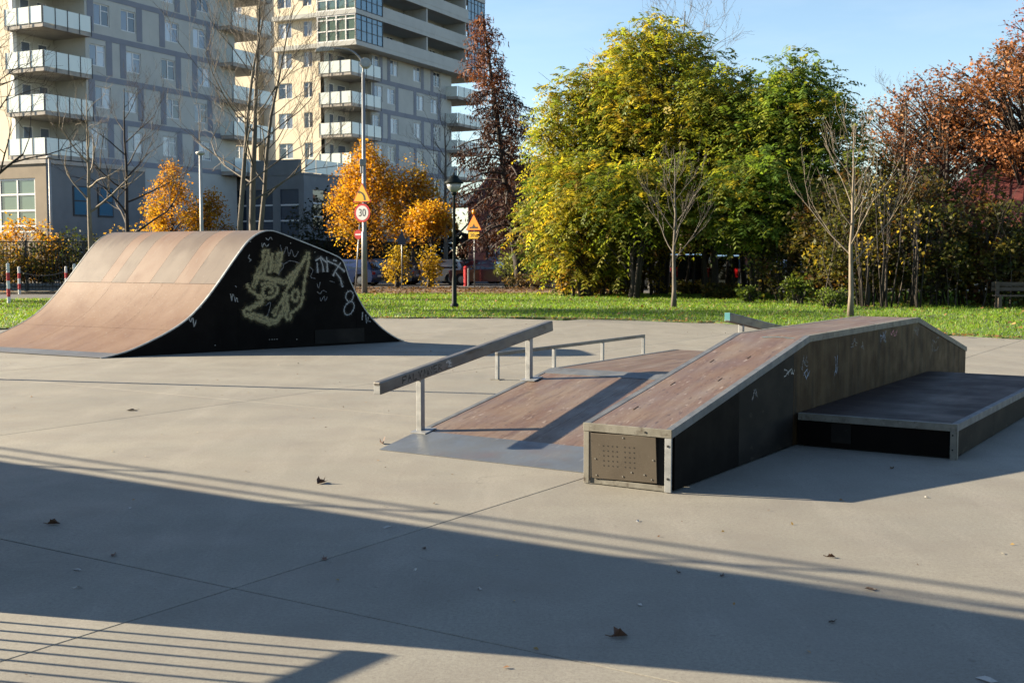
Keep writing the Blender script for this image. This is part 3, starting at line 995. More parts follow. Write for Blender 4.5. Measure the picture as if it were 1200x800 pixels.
lt = []
x = .30
for glyph in ([[(0, -.03), (0, .03), (.05, .03), (.05, 0), (0, 0)]], [[(0, -.03), (.02, .03), (.05, -.03)], [(.01, 0), (.04, 0)]], [[(0, .03), (0, -.03), (.05, -.03)]], [[(0, .03), (.025, 0), (.05, .03)], [(.025, 0), (.025, -.03)]],
              [[(0, -.03), (.015, .03), (.03, -.01), (.045, .03), (.06, -.03)]], [[(0, -.03), (0, .03), (.045, -.03), (.045, .03)]], [[(.05, .03), (0, .03), (0, -.03), (.05, -.03)], [(0, 0), (.04, 0)]], [[(0, -.03), (0, .03), (.05, .015), (0, 0), (.05, -.03)]]):
    for st in glyph: lt.append([(x + a, b) for a, b in st])
    x += .075
ribbons(lt, beam_face, (0, -1, 0), .022, 'graffiti', MT['spray_black'], beam, False)
ribbons([[(.94, .02), (1.0, .03), (.98, -.02), (1.03, -.03)], [(.96, .03), (1.02, .0)]], beam_face, (0, -1, 0), .05, 'graffiti', MT['spray_white'], beam, False)


# chalky tags on the grind box side
def gb_face(x, z): return (x, .0045, z)


rg = random.Random(4)
def scribble(cx, cz, w, h_, k):
    return [[(cx + w * (i / k - .5) + rg.uniform(-.02, .02), cz + rg.uniform(-.5, .5) * h_) for i in range(k)] for _ in range(2)]


for (u, z, w, h_, k, mt) in ((2.35, .66, .28, .07, 7, 'spray_white'), (2.72, .72, .20, .16, 8, 'spray_grey'), (2.78, .60, .16, .10, 6, 'spray_blue'), (3.6, .62, .10, .2, 5, 'spray_blue'), (4.15, .80, .22, .10, 7, 'spray_grey'),
                             (5.15, .80, .22, .13, 9, 'spray_blue'), (5.55, .83, .30, .08, 8, 'spray_pink'), (4.42, .76, .08, .12, 4, 'spray_grey'), (6.5, .80, .25, .14, 7, 'spray_grey'), (7.4, .58, .4, .2, 8, 'spray_grey'), (1.55, .55, .10, .10, 4, 'spray_grey')):
    host = [o for o, a, b in zip(near_sides, cuts[:-1], cuts[1:]) if a <= u < b][0]
    ribbons(scribble(u, z, w, h_, k), gb_face, (0, -1, 0), .020, 'graffiti', MT[mt], host, False)
def gb_top(x, y): return (x, y, hbox(x) + .0012)


ribbons([[(2.70, .10), (2.72, .26), (2.69, .40)]], lambda x, y: (x, y, hbox(x) + .0015), (0, 0, 1), .05, 'graffiti', MT['spray_cyan'], gb)

# ------------------------------------------------------------------ dropped leaves and scraps on the concrete (each one)
def fallen_leaf(px, py, size, label, col, seed, cup=.35):
    rg = random.Random(seed)
    p = ground(px, py)
    out = []
    for k in range(10):
        a = 2 * math.pi * k / 10
        r = size * (.5 if k % 2 else .30) * rg.uniform(.8, 1.15)
        if k == 0: r = size * .62
        out.append((r * math.cos(a), r * math.sin(a) * .8, abs(math.sin(a)) * size * cup * rg.uniform(.3, 1) + .004))
    m = MB()
    m.v = [(0, 0, .003)] + out
    m.f = [(0, 1 + k, 1 + (k + 1) % 10) for k in range(10)]
    m.tube([(-size * .3, 0, .004), (-size * .75, size * .05, .012)], [.0025, .0018], 4)
    mt = surf('dry_leaf_%d' % seed, [col, (tuple(c * .55 for c in col), 30, 4, .4, .7, ONE)], rough=.75)
    o = m.build('fallen_leaf', mt, loc=p, rz=rg.uniform(0, 6.28))
    return tag(o, label, 'leaf', 'dry leaves on the concrete')


fallen_leaf(724, 746, .075, 'curled brown leaf on the shaded concrete nearest the camera', (.16, .075, .04), 1, .6)
fallen_leaf(62, 614, .075, 'brown leaf in the shadow near the far end of the crossing joint, leftmost', (.17, .08, .04), 2, .5)
fallen_leaf(377, 566, .085, 'brown leaf with a raised edge just above the big shadow boundary', (.15, .06, .03), 3, .7)
fallen_leaf(448, 520, .075, 'dark curled leaf beside the corner of the blue-grey toe plate', (.12, .05, .03), 4, .9)
fallen_leaf(133, 651, .05, 'small reddish leaf lying close to the thin concrete joint', (.20, .09, .05), 5, .25)
fallen_leaf(380, 655, .055, 'flat reddish leaf lying on the diagonal concrete joint', (.22, .10, .06), 6, .2)
fallen_leaf(973, 653, .05, 'small brown leaf on the sunlit concrete right of the front shadow', (.19, .085, .04), 7, .5)
fallen_leaf(1020, 691, .05, 'small dark leaf in the shadow at lower right', (.10, .06, .04), 8, .3)
fallen_leaf(975, 729, .035, 'tiny dark leaf in the shade below the other right-hand leaves', (.09, .055, .04), 9, .3)
fallen_leaf(846, 675, .035, 'tiny dark leaf in the shade right of centre', (.09, .055, .04), 10, .3)
fallen_leaf(1045, 549, .05, 'leaf lying in the shade at the foot of the dark ledge', (.20, .12, .06), 11, .4)
fallen_leaf(497, 643, .035, 'small dark leaf in the shade left of centre', (.10, .06, .04), 12, .3)
fallen_leaf(795, 671, .03, 'tiny brown speck of leaf in mid shade', (.12, .07, .04), 13, .3)
fallen_leaf(155, 481, .10, 'twiggy brown leaf far off on the sunlit concrete before the curved ramp', (.14, .08, .04), 14, .2)
def scrap(px, py, w, l, label, seed):
    rg = random.Random(seed)
    m = MB()
    m.v = [(-l / 2, -w / 2, .003), (l / 2, -w / 2 * .7, .008), (l / 2 * .8, w / 2, .004), (0, w * .3, .012), (-l / 2, w / 2, .004)]
    m.f = [(0, 1, 3), (1, 2, 3), (3, 4, 0)]
    tag(m.build('paper_scrap', MT['paper'], loc=ground(px, py), rz=rg.uniform(0, 6)), label, 'litter', 'pale scraps on the concrete')


MT['paper'] = surf('paper', [(.62, .60, .56)], rough=.8)
for k, (px, py, w, l, lab) in enumerate(((1157, 797, .05, .08, 'white paper scrap at the lower right corner'), (454, 618, .02, .06, 'pale scrap in the shade beyond the joint'), (91, 668, .018, .06, 'pale sliver in the shade left of the joint crossing'),
                                         (152, 596, .02, .04, 'tiny pale scrap in the shade beyond the left leaf'), (747, 611, .02, .05, 'tiny pale scrap on the sunlit strip before the grind box'), (91, 689, .012, .05, 'thin pale sliver close to the striped shadow'),
                                         (750, 709, .02, .04, 'small pale scrap above the nearest brown leaf'), (562, 690, .015, .04, 'tiny pale scrap in the middle of the shade'), (487, 668, .012, .035, 'tiny pale sliver above the tiny scrap in the shade'), (1086, 583, .02, .03, 'pale chip on the sunlit concrete below the ledge'))):
    scrap(px, py, w, l, lab, k)

# ------------------------------------------------------------------ tall ramp standing just left of the view (its shadow crosses the plaza)
K = Vector((-3.05, 5.645, 0))
tr_ = thing('tall_ramp', 'tall plywood-backed ramp platform with guard rails standing left of the view', 'skate ramp', K, GRID)
TH = 3.05
for i in range(11):
    MB().box(-.03, .0, 1.22 * i + .002, 1.22 * (i + 1) - .002, .02, TH).build('back_sheet', MT['side_worn'], tr_)
for i in range(0, 12, 2):
    MB().box(-.13, -.031, 1.22 * i + .45, 1.22 * i + .53, 0, TH).build('frame_post', MT['galv'], tr_)
MB().box(-.75, -.135, 2.5, 13.3, 1.75, 1.85).build('platform', MT['ply'], tr_)
for zz in (TH + .22, TH + .50):
    MB().tube([(-.05, .03, zz), (-.05, 13.4, zz)], .022, 8).build('guard_rail', MT['galv'], tr_)
for i in range(6):
    MB().tube([(-.05, .03 + 2.67 * i, TH - .3), (-.05, .03 + 2.67 * i, TH + .5)], .022, 8).build('rail_post', MT['galv'], tr_)
MB().tube([(-.05, .03, TH + .5), (-.05, 5.4, TH + .0)], .016, 8).build('brace', MT['galv'], tr_)
pf = thing('picket_railing', 'galvanised picket railing beside the tall ramp left of the view', 'railing', K - UB * .16, GRID)
for i in range(13):
    MB().tube([(-.115 * i, 0, .06), (-.115 * i, 0, .92)], .011, 6).build('picket', MT['galv'], pf)
MB().bar((.02, 0, .95), (-1.6, 0, .95), .05, .07).build('top_rail', MT['galv'], pf)
MB().bar((.02, 0, .06), (-1.6, 0, .06), .04, .04).build('bottom_rail', MT['galv'], pf)
MB().bar((-1.62, 0, 0), (-1.62, 0, .98), .05, .05, (1, 0, 0)).build('post', MT['galv'], pf)

# ------------------------------------------------------------------ buildings
MT['render_shaded_beige'] = surf('shaded_beige_render', k=1.08, layers=[(.43, .435, .41), ((.385, .39, .37), .6, 5, .42, .68, ONE), ((.35, .33, .29), 3.0, 5, .62, .8, (1, 1, .2))], rough=.9)  # cool shade of the front walls is put into this beige
MT['render_sunlit_cream'] = surf('sunlit_cream_render', k=1.12, layers=[(.66, .575, .43), ((.60, .52, .385), .6, 5, .42, .68, ONE), ((.50, .41, .29), 3.0, 5, .64, .8, (1, 1, .2))], rough=.9)  # warm sunlight on the flanks is put into this cream; chimney shares it
MT['render_grey'] = surf('blue_grey_render', k=.92, layers=[(.25, .265, .31), ((.22, .235, .275), .8, 5, .42, .68, ONE)], rough=.9)
MT['podium'] = surf('grey_stone_cladding', k=0.8, layers=[(.22, .235, .245), ((.18, .195, .205), .8, 5, .42, .68, ONE)], rough=.8)
MT['podium_tan'] = surf('tan_stone_cladding', k=0.8, layers=[(.29, .235, .17), ((.24, .195, .14), .8, 5, .42, .68, ONE)], rough=.85)
MT['slab'] = surf('balcony_slab', k=0.9, layers=[(.42, .39, .35), ((.32, .30, .27), 1.5, 5, .45, .7, ONE)], rough=.9)
MT['white'] = surf('white_frame', k=0.9, layers=[(.74, .74, .73)], rough=.5)
MT['glass_panel'] = surf('frosted_glass_panel', k=1.1, layers=[(.60, .66, .63), ((.66, .70, .66), .8, 3, .4, .7, ONE)], rough=.22, spec=.6)
MT['dark_frame'] = surf('dark_frame', [(.05, .055, .065)], rough=.5)


def glass(name, base, rough=.04):
    m, n, p, out = new_mat(name)
    p.inputs['Base Color'].default_value = (*base, 1)
    p.inputs['Roughness'].default_value = rough
    p.inputs['Specular IOR Level'].default_value = .9
    p.inputs['Coat Weight'].default_value = .35
    return m


MT['pane_dark'] = glass('dark_pane', (.035, .045, .065))
MT['pane_curtain'] = glass('curtained_pane', (.40, .44, .50), .10)
MT['pane_mid'] = glass('half_curtained_pane', (.13, .16, .22), .06)
MT['pane_blue'] = glass('tinted_blue_pane', (.06, .17, .26), .05)
MT['pane_green'] = glass('green_pane', (.10, .155, .13), .05)
MT['brick'] = surf('red_brick', k=0.8, layers=[(.42, .135, .095), ((.34, .10, .07), 1.2, 5, .42, .68, ONE), ((.50, .22, .16), 9, 4, .6, .75, (1, 1, 3))], rough=.9)
MT['roof_red'] = surf('dark_red_roof', k=1.0, layers=[(.11, .028, .026), ((.075, .02, .02), 1.6, 5, .42, .68, ONE), ((.15, .05, .04), 8, 4, .6, .75, ONE)], rough=.6)

DX, DY = Vector((.394, .919, 0)), Vector((-.919, .394, 0))
BROT = math.atan2(.919, .394) - R(2.5)


def wall(x0, x1, z0, z1, openings, y=0.0, depth=.18, axis='x'):
    """wall with real openings; axis 'x' faces -y, axis 'y' faces -x (then x means the local y)"""
    xs = sorted({x0, x1, *[o[0] for o in openings], *[o[1] for o in openings]})
    zs = sorted({z0, z1, *[o[2] for o in openings], *[o[3] for o in openings]})
    m = MB()

    def pt(a, d_, z): return (a, y + d_, z) if axis == 'x' else (y + d_, a, z)

    def q(a, b, c, d_):
        m.quad_mesh([a, b, c, d_], [(0, 1, 2, 3) if axis == 'x' else (3, 2, 1, 0)])
    for a, b in zip(xs[:-1], xs[1:]):
        for c, d_ in zip(zs[:-1], zs[1:]):
            mx_, mz = (a + b) / 2, (c + d_) / 2
            if any(o[0] < mx_ < o[1] and o[2] < mz < o[3] for o in openings): continue
            q(pt(a, 0, c), pt(b, 0, c), pt(b, 0, d_), pt(a, 0, d_))
    for (a, b, c, d_) in openings:
        q(pt(a, 0, c), pt(a, 0, d_), pt(a, depth, d_), pt(a, depth, c))
        q(pt(b, 0, d_), pt(b, 0, c), pt(b, depth, c), pt(b, depth, d_))
        q(pt(a, 0, d_), pt(b, 0, d_), pt(b, depth, d_), pt(a, depth, d_))
        q(pt(b, 0, c), pt(a, 0, c), pt(a, depth, c), pt(b, depth, c))
    return m


_wm = {}


def window_meshes(w, h_, kind):
    key = (round(w, 2), round(h_, 2), kind)
    if key in _wm: return _wm[key]
    f = .07
    m = MB()
    m.box(0, w, -.03, .04, 0, f); m.box(0, w, -.03, .04, h_ - f, h_)
    m.box(0, f, -.03, .04, f, h_ - f); m.box(w - f, w, -.03, .04, f, h_ - f)
    if kind != 'door' and w > 1.0:
        m.box(w * .48 - .05, w * .48 + .05, -.035, .04, f, h_ - f)
        m.box(w * .48 + .05, w - f, -.02, .04, h_ * .68, h_ * .68 + .06)
    fr_ = m.mesh('window', MT['white'])
    p1 = MB().box(f, w * .48 - .05, .0, .02, f, h_ - f) if (kind != 'door' and w > 1.0) else MB().box(f, w - f, .0, .02, f, h_ - f)
    p2 = MB().box(w * .48 + .05, w - f, .0, .02, f, h_ - f) if (kind != 'door' and w > 1.0) else None
    mats = {'a': ('pane_mid', 'pane_dark'), 'b': ('pane_curtain', 'pane_mid'), 'c': ('pane_mid', 'pane_curtain'), 'door': ('pane_mid', None), 'd': ('pane_dark', 'pane_dark')}[kind]
    r = (fr_, p1.mesh('pane', MT[mats[0]]), p2.mesh('pane', MT[mats[1]]) if p2 else None)
    _wm[key] = r
    return r


def window(par, x, y, z, w, h_, kind, axis='x', name='window'):
    fr_, a, b = window_meshes(w, h_, kind)
    o = link(name, fr_, par, (x, y, z), 0 if axis == 'x' else math.pi / 2)
    if axis == 'y':
        o.scale = (1, -1, 1)          # frame keeps its outer face outwards
    link('pane', a, o)
    if b: link('pane', b, o)
    return o


def balcony(par, x0, x1, y0, y1, z, panels_front, panels_left, glass_='glass_panel', right=False, lh=1.05):
    """slab with glass parapet panels on thin dark posts; front edge is y0, left edge is x0"""
    s = MB().box(x0, x1, y0, y1, z - .28, z).build('balcony', MT['slab'], par)
    zb = z - .12
    ph = MB().box(-.025, .025, -.029, 0, zb - .15, z + lh + .03).mesh('post', MT['dark_frame'])
    for k in range(panels_front + 1):
        a, b = x0 + (x1 - x0) * k / panels_front, x0 + (x1 - x0) * (k + 1) / panels_front
        if k < panels_front: MB().box(a + .03, b - .03, y0 - .045, y0 - .02, zb + .12, z + lh).build('glass_panel', MT[glass_], s)
        link('post', ph, s, (a, y0 - .046, 0), 0)
    for k in range(panels_left):
        a, b = y0 + (y1 - y0) * k / panels_left, y0 + (y1 - y0) * (k + 1) / panels_left
        MB().box(x0 - .045, x0 - .02, a + .03, b - .03, zb + .12, z + lh).build('glass_panel', MT[glass_], s)
        link('post', ph, s, (x0 - .046, b, 0), -math.pi / 2)
    return s


rb = random.Random(11)
FL = 2.8
# ---- left apartment block
ab = thing('apartment_block', 'grey-beige apartment block with glass corner balconies, cut by the left frame edge', 'building', (-30.45, 78.58, 0), BROT)
Z0, NF = 8.15, 7
ZT = Z0 + NF * FL
BX0, BX1, LY, END_ = 3.75, 17.5, 2.9, 19.5
ops, wins, greys = [], [], []
for k in range(NF):
    zf = Z0 + FL * k
    for c, t in enumerate((5.15, 8.15, 12.15)):
        pass
    for c, t in enumerate((5.2, 8.2, 12.2, 15.7)):
        sh = .45 * (1 if (k + c) % 2 else -1)
        x = t - .72 + sh * .5 - .15
        if x + 1.45 > END_ - .1: continue
        ops.append((x, x + 1.45, zf + .85, zf + 2.3))
        wins.append((x, zf + .85))
        gx = x + 1.5 if (k + c) % 2 == 0 else x - .62
        greys.append((gx, gx + .57, zf + .32, zf + FL - .02))
END = END_
MBW = wall(BX0, END, 0, ZT, ops)
wl = MBW.build('front_wall', MT['render_shaded_beige'], ab)
for (x, z) in wins: window(ab, x, .10, z, 1.45, 1.45, rb.choice('aabbcd'))
for (a, b, c, d_) in greys:
    MB().box(max(a, BX0), min(b, END), -.025, .01, c, d_).build('grey_panel', MT['render_grey'], ab)
for k in range(NF + 1):
    MB().box(BX0, END, -.03, .012, Z0 + FL * k - .14, Z0 + FL * k + .24).build('floor_band', MT['render_grey'], ab)
# left face behind the corner loggia, lit by the sun
lops = []
for k in range(NF):
    lops.append((6.2, 7.5, Z0 + FL * k + .85, Z0 + FL * k + 2.3))
wall(LY, 16, 0, ZT, lops, 0, .18, 'y').build('end_wall', MT['render_sunlit_cream'], ab)
for o_ in lops: window(ab, .12, o_[0], o_[2], 1.3, 1.45, 'a', 'y')
m = MB().box(.02, END, 12, 16, 0, ZT)
m.box(0, END - .02, 0.3, 16, ZT, ZT + .4)
m.box(END - .3, END, .02, 12, 0, ZT)
m.build('rear_mass', MT['render_shaded_beige'], ab)
# inner walls of the corner loggia
lo = []
for k in range(NF):
    zf = Z0 + FL * k
    lo += [(.9, 1.75, zf + .05, zf + 2.2), (2.35, 3.2, zf + .05, zf + 2.2)]
wall(0, BX0, 0, ZT, lo, LY, .12).build('loggia_wall', MT['render_shaded_beige'], ab)
for i, (a, b, c, d_) in enumerate(lo): window(ab, a, LY + .06, c, b - a, d_ - c, 'door', name='balcony_door')
MB().box(BX0 - .02, BX0 - .002, .0, LY, 0, ZT).build('loggia_wall', MT['render_shaded_beige'], ab)
MB().box(.0, .3, LY - .3, LY - .002, Z0, ZT).build('pillar', MT['white'], ab)
for k in range(NF):
    balcony(ab, -.35, BX0 + .05, -.45, LY - .02, Z0 + FL * k + .1, 4, 3)
    balcony(ab, BX1 + .1, 22.6, -1.25, 2.3, Z0 + FL * k + .1, 3, 1)
# stone base
pod = MB().box(.5, 3.74, .4, 12, 0, Z0 - .25)
pod.build('base_wall', MT['podium_tan'], ab)
pw = thing('side_pavilion', 'tan ground-floor pavilion with a large white-framed window under the balconies', 'building', (-30.0, 77.48, 0), BROT)
wall(0, 14, 0, 7.6, [(1.0, 7.6, 3.2, 6.7)], 0, .2, 'y').build('end_wall', MT['podium_tan'], pw)
MB().box(0.02, 9, 0, .25, 0, 7.6).build('front_wall', MT['podium'], pw)
MB().box(-.1, 9, -.1, 14, 7.6, 7.85).build('roof_slab', MT['slab'], pw)
wn = MB()
for y in (1.0, 2.6, 4.2, 5.8, 7.48): wn.box(.06, .16, y, y + .12, 3.2, 6.7)
for z in (3.2, 3.55, 4.55, 5.6, 6.58): wn.box(.065, .155, 1.0, 7.6, z, z + .12)
wf = wn.build('window', MT['white'], pw)
for k in range(4): MB().box(.12, .14, 1.12 + 1.6 * k, 2.6 + 1.6 * k, 3.3, 6.6).build('pane', MT['pane_green'], wf)
for (a, b, c, d_) in ((2.2, 3.6, 4.3, 6.3), (4.4, 5.8, 4.3, 6.3), (6.4, 8.6, 1.2, 3.2)):
    w_ = MB().box(a, b, -.06, -.005, c, d_).build('window', MT['dark_frame'], pw)
    MB().box(a + .1, b - .1, -.075, -.061, c + .1, (c + d_) / 2 - .05).build('pane', MT['pane_blue'], w_)
    MB().box(a + .1, b - .1, -.075, -.061, (c + d_) / 2 + .05, d_ - .1).build('pane', MT['pane_blue'], w_)

# ---- tower behind
tw = thing('apartment_tower', 'tall apartment tower with a sunlit cream flank and overhanging loggia floors on top', 'building', (-15.07, 111.0, 0), BROT)
ZO = 21.15
TZ0 = ZO - 5 * FL
TX0, TX1, TLY = 4.2, 18.6, 3.0
ops, wins, greys = [], [], []
for k in range(5):
    zf = TZ0 + FL * k
    for c, t in enumerate((5.0, 7.9, 12.9, 16.4)):
        sh = .30 * (1 if (k + c) % 2 else -1)
        x = t - .72 + sh
        ops.append((x, x + 1.45, zf + .85, zf + 2.35))
        wins.append((x, zf + .85))
        gx = x + 1.5 if (k + c) % 2 == 0 else x - .60
        greys.append((gx, gx + .55, zf + .25, zf + FL - .2))
wall(TX0, TX1 + 1.2, 0, ZO, ops).build('front_wall', MT['render_shaded_beige'], tw)
for (x, z) in wins: window(tw, x, .1, z, 1.45, 1.5, rb.choice('abbccd'))
for (a, b, c, d_) in greys: MB().box(max(a, TX0), b, -.025, .01, c, d_).build('grey_panel', MT['render_grey'], tw)
for k in range(5): MB().box(TX0, TX1, -.03, .012, TZ0 + FL * k - .2, TZ0 + FL * k + .24).build('floor_band', MT['render_grey'], tw)
TTOP = ZO + 4 * FL
lops = []
for k in range(9):
    zf = TZ0 + FL * k
    lops += [(TLY + .9, TLY + 1.9, zf + .85, zf + 2.3), (TLY + 3.2, TLY + 4.8, zf + .85, zf + 2.3)]
wall(TLY, 8.2, 0, TTOP, lops, 0, .2, 'y').build('flank_wall', MT['render_sunlit_cream'], tw)
for o_ in lops: window(tw, .12, o_[0], o_[2], o_[1] - o_[0], 1.45, rb.choice('abcd'), 'y')
# added recess between flank and wing, cut to make a strip of shade
MB().box(.9, 1.1, 8.2, 10.2, 0, TTOP).build('shade_recess_wall', MT['render_shaded_beige'], tw)
MB().box(.02, .9, 8.18, 8.2, 0, TTOP).build('shade_recess_return', MT['render_shaded_beige'], tw)
wops = []
for k in range(9):
    zf = TZ0 + FL * k
    wops += [(12.0, 13.2, zf + .85, zf + 2.3), (15.2, 16.4, zf + .85, zf + 2.3)]
wall(10.2, 20, 0, TTOP, wops, 0, .2, 'y').build('wing_wall', MT['render_sunlit_cream'], tw)
for o_ in wops: window(tw, .12, o_[0], o_[2], 1.2, 1.45, rb.choice('abcd'), 'y')
m = MB().box(1.12, 22, 8.3, 24, 0, TTOP)
m.box(-.2, 24, 10.42, 24, TTOP - .1, TTOP + .2)
m.box(19.5, 19.8, .02, 8, 0, ZO)
m.build('rear_mass', MT['render_sunlit_cream'], tw)
lo = []
for k in range(5):
    zf = TZ0 + FL * k
    lo += [(.8, 1.6, zf + .05, zf + 2.2), (2.2, 3.6, zf + .05, zf + 2.2)]
wall(0, TX0, 0, ZO, lo, TLY - .4, .12).build('loggia_wall', MT['render_shaded_beige'], tw)
for (a, b, c, d_) in lo: window(tw, a, TLY - .34, c, b - a, d_ - c, 'door', name='balcony_door')
MB().box(TX0 - .02, TX0 - .002, .0, TLY - .4, 0, ZO).build('loggia_wall', MT['render_shaded_beige'], tw)
for k in range(5):
    balcony(tw, -.3, TX0 + .6, -.55, TLY - .05, TZ0 + FL * k + .1, 4, 3)
    balcony(tw, TX1 + .2, 24.4, -1.3, 2.6, TZ0 + FL * k + .1, 4, 1)
MB().box(TX1 + 1.6, TX1 + 2.0, .4, .8, 0, ZO).build('pillar', MT['render_shaded_beige'], tw)
# overhanging upper floors: glazed corner bays and long loggias
OV = -1.35
for k in range(4):
    zf = ZO + FL * k
    sl_ = MB().box(-.6, 25.2, OV, 8, zf - .38, zf + .02).build('overhang_slab', MT['render_shaded_beige'], tw)
    # glazed bays
    for (a, b, left) in ((-.55, 4.0, True), (21.2, 25.1, False)):
        fr_ = MB()
        n_ = 5
        for i in range(n_ + 1):
            x = a + (b - a) * i / n_
            fr_.box(x - .04, x + .04, OV + .02, OV + .12, zf + .02, zf + FL - .38)
        for z in (zf + .05, zf + .95, zf + 1.9, zf + FL - .48): fr_.box(a, b, OV + .03, OV + .10, z, z + .06)
        bay = fr_.build('glazed_bay', MT['dark_frame'], tw)
        for i in range(n_):
            x, x2 = a + (b - a) * i / n_, a + (b - a) * (i + 1) / n_
            MB().box(x + .04, x2 - .04, OV + .06, OV + .075, zf + .1, zf + FL - .45).build('pane', MT['pane_blue'], bay)
        if left:
            fl_ = MB()
            for i in range(5):
                y = OV + .1 + (TLY - .2 - OV) * i / 4
                fl_.box(a - .02, a + .08, y - .06, y + .06, zf + .02, zf + FL - .38)
            for z in (zf + .03, zf + .95, zf + 1.95, zf + FL - .5): fl_.box(a - .015, a + .075, OV + .1, TLY - .1, z, z + .10)
            bl = fl_.build('glazed_bay', MT['white'], tw)
            for i in range(4):
                y, y2 = OV + .1 + (TLY - .2 - OV) * i / 4, OV + .1 + (TLY - .2 - OV) * (i + 1) / 4
                MB().box(a + .03, a + .045, y + .06, y2 - .06, zf + .1, zf + FL - .45).build('pane', MT['pane_green'], bl)
    # parapets and the back wall of the loggias
    MB().box(4.0, 21.2, OV - .02, OV + .14, zf + .02, zf + 1.0).build('parapet', MT['render_shaded_beige'], tw)
    for x in (4.1, 12.6, 20.9): MB().box(x - .12, x + .12, OV + .15, 1.5, zf + 1.0, zf + FL - .38).build('loggia_fin', MT['render_shaded_beige'], tw)
    lw = []
    for x in (4.6, 7.2, 9.2, 13.2, 15.6, 17.8): lw.append((x, x + 1.3, zf + .9, zf + 2.2))
    wall(4.0, 21.2, zf + .02, zf + FL - .38, lw, 1.5, .12).build('loggia_wall', MT['render_shaded_beige'], tw)
    for (a, b, c, d_) in lw: window(tw, a, 1.56, c, 1.3, 1.3, rb.choice('abd'))
MB().box(-.6, 25.2, OV, 8, TTOP - .38, TTOP + .3).build('roof_slab', MT['render_shaded_beige'], tw)

# ---- podium in front of the tower
pd = thing('tower_podium', 'blue-grey two-storey podium with tall dark windows and a glass roof railing', 'building', (xat(357, 94), 94.0, 0), BROT)
PH = 8.0
pops = [(1.2, 3.0, 3.7, 6.9), (6.0, 9.4, 3.7, 6.9), (11.2, 14.0, 3.7, 6.9)]
wall(0, 20, 2.9, PH, pops, 0, .25).build('front_wall', MT['podium'], pd)
lpops = [(.5, 2.3, 3.2, 6.9), (3.0, 4.9, 3.2, 6.9), (5.6, 7.4, 3.2, 6.9)]
wall(0, 12, 2.6, PH, lpops, 0, .25, 'y').build('end_wall', MT['podium'], pd)
for (a, b, c, d_) in pops:
    w_ = MB().box(a, b, .12, .2, c, d_).build('window', MT['pane_dark'], pd)
    for j in range(1, 3): MB().box(a, b, .08, .119, c + (d_ - c) * j / 3 - .06, c + (d_ - c) * j / 3 + .06).build('window_bar', MT['white'], w_)
for (a, b, c, d_) in lpops:
    w_ = MB().box(.12, .2, a, b, c, d_).build('window', MT['pane_dark'], pd)
    for j in range(1, 3): MB().box(.08, .119, a, b, c + (d_ - c) * j / 3 - .06, c + (d_ - c) * j / 3 + .06).build('window_bar', MT['white'], w_)
MB().box(.25, 20, .25, 12, 2.6, PH - .05).build('inner_mass', MT['black'], pd)
MB().box(-.05, 20, -.05, 12, PH, PH + .15).build('roof_slab', MT['podium'], pd)
MB().box(.3, 20, 4, 12, .0, 2.59).build('ground_floor', MT['podium'], pd)
for x in (.3, 5.0, 10.0, 15.0): MB().box(x, x + .5, .3, .8, 0, 2.59).build('column', MT['podium'], pd)
for k in range(7):
    MB().box(.3 + 1.5 * k, 1.72 + 1.5 * k, .05, .075, PH + .2, PH + 1.25).build('glass_panel', MT['glass_panel'], pd)
MB().box(-.02, .28, .4, 6, PH + .15, PH + 1.2).build('roof_parapet', MT['podium'], pd)

# ---- red brick house between the tower and the trees
bh = thing('brick_house', 'red brick house glimpsed behind the dark red tree', 'building', (xat(556, 88), 88, 0), R(6))
hops = [(1.0, 1.9, .9, 2.4), (3.1, 4.0, .9, 2.4), (5.2, 6.1, .9, 2.4), (1.0, 1.9, 3.5, 4.8), (3.1, 4.0, 3.5, 4.8), (5.2, 6.1, 3.5, 4.8)]
wall(0, 9, 0, 5.6, hops).build('front_wall', MT['brick'], bh)
MB().box(0.01, 8.99, .3, 7, 0, 5.6).build('rear_mass', MT['brick'], bh)
for (a, b, c, d_) in hops: window(bh, a, .1, c, b - a, d_ - c, 'door')
MB().prism([(-.3, 5.6), (9.3, 5.6), (7, 8.4), (2, 8.4)], -.3, 7.3).build('roof', MT['roof_red'], bh)

# ---- house with the dark red metal roof at the right
rh = thing('red_roofed_house', 'house with a dark red seamed roof and cream chimney behind the bushes', 'house', (xat(1118, 56), 56, 0), R(-24))
wall(0, 13, 0, 3.1, [(2.0, 3.2, .9, 2.3), (6.0, 7.2, .9, 2.3)]).build('front_wall', MT['render_shaded_beige'], rh)
MB().box(.01, 12.99, .3, 8, 0, 3.1).build('rear_mass', MT['render_shaded_beige'], rh)
for x in (2.0, 6.0): window(rh, x, .1, .9, 1.2, 1.4, 'a')
m = MB()
m.quad_mesh([(-2.6, -.6, 2.9), (13.6, -.6, 2.9), (13.6, 8.6, 2.9), (-2.6, 8.6, 2.9), (1.0, 4, 6.3), (13.6, 4, 6.3)], [(0, 1, 5, 4), (2, 3, 4, 5), (3, 0, 4), (1, 2, 5), (3, 2, 1, 0)])
roof = m.build('roof', MT['roof_red'], rh)
for k in range(20):
    x = 1.0 + .62 * k
    MB().bar((x, -.6, 2.93), (x, 4, 6.33), .05, .05).build('roof_seam', MT['roof_red'], roof)
ch = MB().box(3.2, 4.1, 3.2, 4.0, 5.0, 7.25).build('chimney', MT['render_sunlit_cream'], roof)

